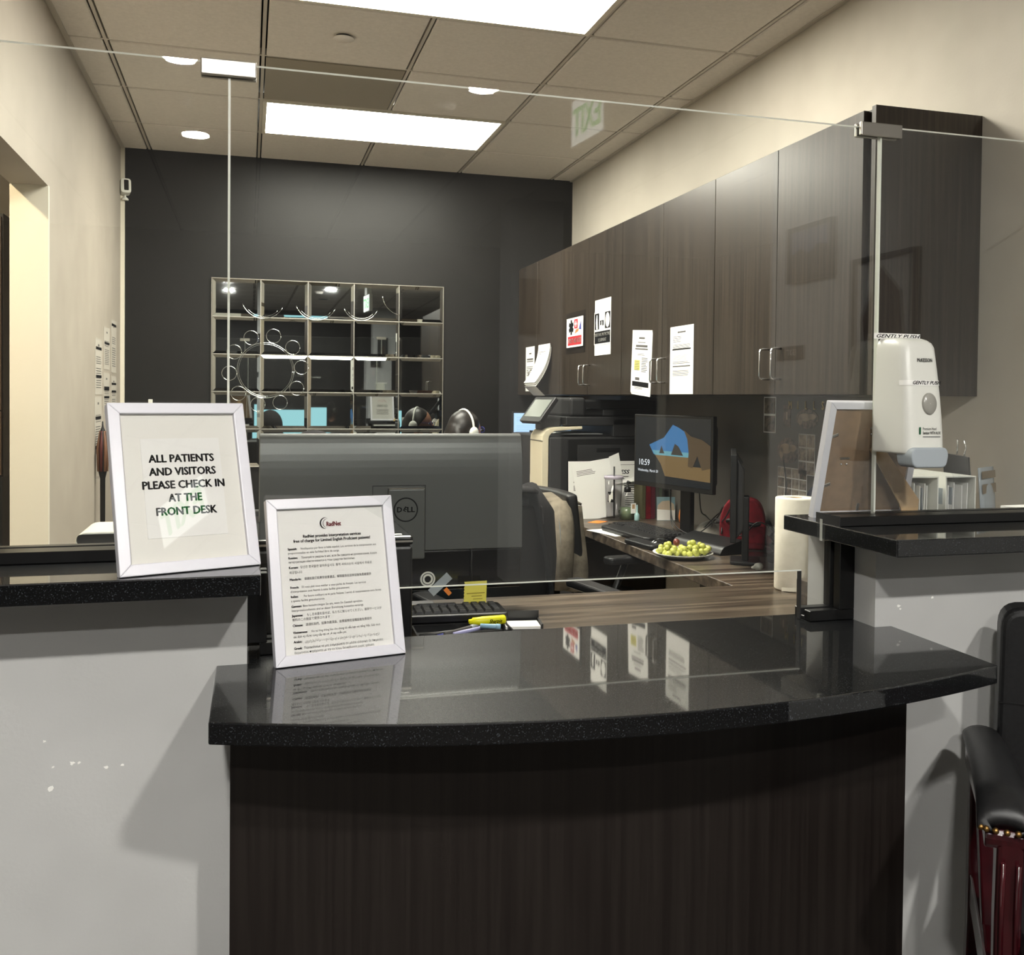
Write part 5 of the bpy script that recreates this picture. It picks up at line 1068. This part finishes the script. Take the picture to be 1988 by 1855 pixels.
# ================================================================== people
def person(label, loc, rz, top, shirt, trousers, hair, hood=False, headset=False, slouch=0.0):
    r_ = thing('person', label, 'person', loc, rz); k = top / 1.28
    def P(x, y, z): return (x * k, (y - slouch * max(0, z - 0.6) * 1.2) * k, z * k if z > 0.55 else z)
    pts = []; ed = []
    def add(p, r0, par=None):
        pts.append((P(*p), (r0[0], r0[1]) if isinstance(r0, tuple) else (r0, r0))); i = len(pts) - 1
        if par is not None: ed.append((par, i))
        return i
    pel = add((0, 0.06, 0.56), (0.14, 0.11)); wst = add((0, 0.06, 0.70), (0.12, 0.09), pel); ch = add((0, 0.03, 0.87), (0.14, 0.1), wst)
    up = add((0, 0.01, 0.98), (0.1, 0.08), ch); nk = add((0, 0.0, 1.05), 0.052, up); hd = add((0, -0.02, 1.11), 0.055, nk)
    arms = []; legs = []
    for s in (-1, 1):
        sh = add((0.16 * s, 0.01, 0.965), 0.058, up); el = add((0.225 * s, -0.06, 0.74), 0.043, sh); wr = add((0.15 * s, -0.29, 0.775), 0.027, el); arms.append((sh, el, wr))
        hp = add((0.09 * s, 0.04, 0.53), 0.092, pel); kn = add((0.12 * s, -0.38, 0.53), 0.066, hp); an = add((0.13 * s, -0.36, 0.1), 0.042, kn); ft = add((0.135 * s, -0.44, 0.045), 0.038, an); te = add((0.14 * s, -0.55, 0.035), 0.03, ft); legs.append((hp, kn, an, ft, te))
    b = B(); b.bm.from_mesh(skin_bm(pts, ed, 1, pel))
    c = P(0, -0.03, 1.165); b.ball(c, 1, 24, 16, (0.074 * k, 0.09 * k, 0.112 * k)); b.ball(P(0, -0.06, 1.105), 1, 16, 10, (0.05, 0.05, 0.045))
    b.ball(P(0, -0.122, 1.15), 1, 10, 8, (0.012, 0.017, 0.02)); b.ball(P(0, -0.113, 1.112), 1, 10, 6, (0.024, 0.012, 0.008))
    for s in (-1, 1):
        b.ball(P(0.076 * s, -0.02, 1.155), 1, 10, 8, (0.009, 0.02, 0.03))
        w_ = Vector(pts[arms[0 if s < 0 else 1][2]][0]); b.ball(w_ + Vector((-0.008 * s, -0.055, -0.004)), 1, 12, 8, (0.036, 0.05, 0.014))
        for f in range(4):
            x0 = w_.x + (-0.032 + 0.0215 * f) - 0.008 * s; ln = (0.062, 0.074, 0.07, 0.055)[f if s > 0 else 3 - f]
            b.tube([(x0, w_.y - 0.09, w_.z), (x0, w_.y - 0.09 - ln * 0.45, w_.z + 0.004), (x0, w_.y - 0.09 - ln * 0.8, w_.z - 0.006), (x0, w_.y - 0.09 - ln, w_.z - 0.016)], [0.0095, 0.009, 0.008, 0.007], 8)
        b.tube([(w_.x - s * 0.03, w_.y - 0.03, w_.z - 0.004), (w_.x - s * 0.055, w_.y - 0.06, w_.z - 0.008), (w_.x - s * 0.06, w_.y - 0.09, w_.z - 0.012)], [0.011, 0.01, 0.008], 8)
    body = remesh(b, 'body', M_skin, r_, 0.0075, 2)
    def garment(name, ids, grow, m, rad=None):
        mp = {v: i for i, v in enumerate(ids)}; q = [(pts[i][0], (pts[i][1][0] + grow, pts[i][1][1] + grow)) for i in ids]; e = [(mp[a], mp[c_]) for a, c_ in ed if a in mp and c_ in mp]
        g_ = B(); g_.bm.from_mesh(skin_bm(q, e, 1, 0)); return remesh(g_, name, m, r_, 0.012, 3)
    garment('sweatshirt', [pel, wst, ch, up] + [i for a in arms for i in a], 0.016, shirt)
    garment('trousers', [pel] + [i for l_ in legs for i in l_[:3]], 0.014, trousers)
    for l_ in legs:
        g_ = B(); g_.bm.from_mesh(skin_bm([(pts[l_[i]][0], (pts[l_[i]][1][0] + 0.012,) * 2) for i in (3, 4)], [(0, 1)], 1, 0)); remesh(g_, 'shoe', M_black, r_, 0.008, 2)
    # hair: a cap with a fall at the back
    hb = B(); hc = P(0, -0.012, 1.182); hb.ball(hc, 1, 24, 16, (0.086 * k, 0.1 * k, 0.105 * k)); hb.ball(P(0, 0.05, 1.12), 1, 16, 12, (0.075, 0.06, 0.11)); hb.ball(P(0, 0.07, 1.03), 1, 14, 10, (0.06, 0.045, 0.1))
    cut = P(0, -0.085, 0)[1]
    geom = hb.bm.verts[:] + hb.bm.edges[:] + hb.bm.faces[:]
    bmesh.ops.bisect_plane(hb.bm, geom=geom, plane_co=(0, cut + 0.012, P(0, 0, 1.19)[2]), plane_no=(0, -1, -0.75), clear_outer=True)
    bmesh.ops.holes_fill(hb.bm, edges=[e for e in hb.bm.edges if e.is_boundary])
    remesh(hb, 'hair', hair, r_, 0.008, 2)
    for s in (-1, 1): B().ball(P(0.03 * s, -0.108, 1.172), 1, 10, 8, (0.011, 0.007, 0.007)).obj('eye', M_white, r_); B().ball(P(0.03 * s, -0.114, 1.172), 1, 8, 6, (0.0055, 0.003, 0.0055)).obj('iris', M_ink, r_)
    if hood:
        g_ = B(); g_.ball(P(0, 0.065, 1.04), 1, 20, 14, (0.125, 0.075, 0.075)); g_.ball(P(0, 0.02, 1.0), 1, 18, 12, (0.13, 0.1, 0.05)); remesh(g_, 'hood', shirt, r_, 0.01, 3)
        cp_ = B(); cp_.ball(P(0, 0.0, 1.165), 1, 22, 14, (0.108, 0.122, 0.135)); geom = cp_.bm.verts[:] + cp_.bm.edges[:] + cp_.bm.faces[:]
        bmesh.ops.bisect_plane(cp_.bm, geom=geom, plane_co=P(0, -0.06, 1.16), plane_no=(0, -1, -0.25), clear_outer=True); cp_.obj('raised_hood', shirt, r_, solid=0.006)
    if headset:
        pth = [P(0.092 * math.cos(R(a)), -0.01, 1.165 + 0.122 * math.sin(R(a))) for a in range(0, 181, 12)]
        hs = B().tube(pth, 0.0065, 8).obj('headset_band', M_white, r_)
        for s in (-1, 1): B().ball(P(0.092 * s, -0.01, 1.155), 1, 14, 10, (0.016, 0.032, 0.036)).obj('ear_cup', M_white, hs)
        B().tube([P(0.096, -0.02, 1.14), P(0.085, -0.08, 1.105), P(0.05, -0.128, 1.1)], 0.003, 6).obj('microphone_boom', M_black, hs)
        gl_ = B()
        for s in (-1, 1): gl_.tube([P(0.031 * s + 0.021 * math.cos(R(a)), -0.124, 1.172 + 0.016 * math.sin(R(a))) for a in range(0, 361, 30)], 0.0016, 6, False); gl_.tube([P(0.052 * s, -0.122, 1.176), P(0.078 * s, -0.03, 1.178)], 0.0016, 6)
        gl_.tube([P(-0.01, -0.126, 1.174), P(0.01, -0.126, 1.174)], 0.0016, 6); gl_.obj('glasses', M_blue, r_)
    return r_
person('seated person in a charcoal hooded top, hidden behind the big monitor', (0.2, 3.14, 0), 0, 1.195, M_hood, M_navy, M_hairr, hood=True, slouch=0.08)
person('dark-haired seated person wearing a white headset and glasses near the copier', (1.14, 5.2, 0), PI / 2 + R(28), 1.256, M_navy, M_hood, M_hair, headset=True)

# ================================================================== left side behind the ledge
t = thing('desktop_scanner', 'white rounded desktop scanner with a black slot behind the left ledge', 'scanner', (-0.25, 2.6, DZ + 0.001))
B().prism(fillet(rect(-0.15, 0.17, 0, 0.255), [0.01, 0.01, 0.03, 0.03]), -0.1, 0.1, 'y').obj('body', M_white, t, 0.006, 2)
B().prism(fillet(rect(-0.145, 0.165, 0.225, 0.25), 0.012), -0.104, -0.1, 'y').obj('feed_slot', M_black, t); bx('front_tray', M_cream, t, -0.14, 0.16, -0.16, -0.1, 0.19, 0.2, 0.003)
t = thing('folded_umbrella', 'slim folded red-brown striped umbrella hanging on the left wall', 'umbrella', (-0.675, 5.0, 0.62))
B().lathe([(0.006, 0.0), (0.011, 0.02), (0.012, 0.3), (0.019, 0.33), (0.021, 0.45), (0.016, 0.52), (0.005, 0.55), (0.003, 0.575), (0.0005, 0.577)], 14, caps=False).obj('lower_shaft', M_black, t)
for k in range(7):
    a = 2 * PI * k / 7; B().tube([(0.019 * math.cos(a), 0.019 * math.sin(a), 0.335), (0.022 * math.cos(a), 0.022 * math.sin(a), 0.45), (0.012 * math.cos(a), 0.012 * math.sin(a), 0.53)], [0.006, 0.008, 0.004], 6).obj('folded_panel', mat('umbrella_red', (84, 34, 30), 0.7) if k % 2 else mat('umbrella_tan', (120, 84, 62), 0.7), t)
bx('wall_clip', M_chrome, t, -0.034, 0.0, -0.006, 0.006, 0.3, 0.312)
t = thing('open_laptop', 'dark laptop edge with white papers at the far left behind the ledge', 'laptop', (-0.54, 2.3, DZ + 0.001), R(20))
bx('base', M_char2, t, -0.16, 0.16, -0.11, 0.11, 0, 0.018, 0.004); bx('lid', M_char2, t, -0.16, 0.16, 0, 0.008, 0, 0.215, 0.003, loc=(0, 0.105, 0.018), rot=(R(-25), 0, 0)); bx('sheet', M_paper, t, -0.1, 0.1, -0.1, 0.05, 0.0185, 0.02)
# corridor end, glimpsed through the opening
t = thing('tall_cabinet', 'tall brown cabinet with dark lower doors in the corridor beyond the left opening', 'cabinet', (-1.75, 5.68, 0))
bx('body', M_cab, t, -0.6, 0.55, -0.26, 0.27, 0.9, 2.24); bx('lower_body', M_black, t, -0.6, 0.55, -0.28, 0.27, 0.0, 0.9)
for x0, x1 in ((-0.595, -0.03), (-0.02, 0.545)):
    dr = bx('door', mat('brown_door', (104, 84, 68), 0.4), t, x0, x1, -0.28, -0.262, 1.24, 2.22, 0.002); bx('handle', M_nickel, dr, (x1 - 0.04) if x0 < -0.1 else (x0 + 0.03), (x1 - 0.03) if x0 < -0.1 else (x0 + 0.04), -0.31, -0.28, 1.4, 1.55)
    bx('drawer', mat('brown_door', (104, 84, 68), 0.4), t, x0, x1, -0.28, -0.262, 0.91, 1.235, 0.002)

# ================================================================== leather armchair in the foreground right
ac = thing('leather_armchair', 'black leather armchair with cherry wood frame and brass nail heads', 'armchair', (1.515, 1.238, 0), R(-37))
def pad(name, fn, nu, nv, th_, m=M_leather, par=None):
    return B().grid(fn, nu, nv).obj(name, m, par or ac, 0, 2, solid=th_)
bk = B().prism(fillet([(-0.262, 0.43), (0.262, 0.43), (0.255, 0.925), (-0.255, 0.925)], [0.02, 0.02, 0.045, 0.045], 6), 0.215, 0.30, 'y').obj('back_cushion', M_leather, ac, 0.028, 4, rot=(0, 0, 0))
bx('back_seam', M_black, bk, -0.258, 0.258, 0.2135, 0.216, 0.733, 0.736)
B().prism(fillet(rect(-0.26, 0.26, -0.27, 0.22), 0.04), 0.36, 0.475).obj('seat_cushion', M_leather, ac, 0.03, 4)
for s in (-1, 1):
    x = 0.285 * s
    def ap(u, v, x=x):
        a = PI * u; wd = 0.042
        yy = 0.235 - 0.46 * v; z = 0.668 + 0.026 * v + 0.012 * math.sin(PI * v) - 0.05 * max(0, v - 0.86) ** 1.3 * 7
        return (x - wd * math.cos(a) * (1 - 0.25 * (1 - v) * 0.6), yy, z + 0.022 * math.sin(a) - 0.012)
    B().grid(ap, 12, 20).obj('arm_pad', M_leather, ac, solid=0.028)
    b = B().prism(fillet([(0.225, 0.60), (0.225, 0.668), (-0.195, 0.668), (-0.22, 0.64), (-0.21, 0.615), (-0.155, 0.628)], 0.012, 3), x - 0.03, x + 0.03, 'x'); b.obj('arm_rail', M_cherry, ac, 0.006, 2)
    b = B().prism([(-0.217, 0.64), (-0.16, 0.64), (-0.14, 0.5), (-0.145, 0.3), (-0.18, 0.06), (-0.19, 0.0), (-0.225, 0.0), (-0.217, 0.1), (-0.19, 0.3), (-0.195, 0.5)], x - 0.02 - 0.008 * s, x + 0.02 - 0.008 * s, 'x'); fl = b.obj('front_leg', M_cherry, ac, 0.008, 2)
    for q in (-0.011 - 0.008 * s, 0.011 - 0.008 * s): B().tube([(x + q, -0.217, 0.6), (x + q, -0.198, 0.48), (x + q, -0.193, 0.3), (x + q, -0.215, 0.12)], 0.004, 6).obj('leg_bead', M_cherry, fl)
    B().prism([(0.2, 0.66), (0.25, 0.66), (0.262, 0.3), (0.31, 0.0), (0.27, 0.0), (0.215, 0.3)], x - 0.022, x + 0.022, 'x').obj('rear_leg', M_cherry, ac, 0.005, 2)
    B().prism([(0.22, 0.32), (0.22, 0.385), (-0.22, 0.385), (-0.22, 0.32)], x - 0.018, x + 0.018, 'x').obj('side_rail', M_cherry, ac, 0.004, 2)
    B().prism([(0.2, 0.56), (0.2, 0.62), (-0.02, 0.40), (-0.08, 0.385), (-0.08, 0.36), (0.0, 0.365)], x - 0.014, x + 0.014, 'x').obj('side_brace', M_cherry, ac, 0.004, 2)
    np_ = None
    for q in range(7):
        a = R(-75 + 25 * q); lc = (x + 0.038 * math.sin(a), -0.219 - 0.012 * math.cos(a), 0.655)
        if np_ is None: np_ = B().ball((0, 0, 0), 0.0052, 10, 6).obj('nail_head', M_brass, ac, 0, 2, lc)
        else: share(np_, ac, lc)
B().prism(rect(-0.26, 0.26, 0.32, 0.38), -0.25, -0.215, 'y').obj('front_rail', M_cherry, ac, 0.005, 2); B().prism(rect(-0.26, 0.26, 0.32, 0.38), 0.21, 0.24, 'y').obj('rear_rail', M_cherry, ac, 0.005, 2)
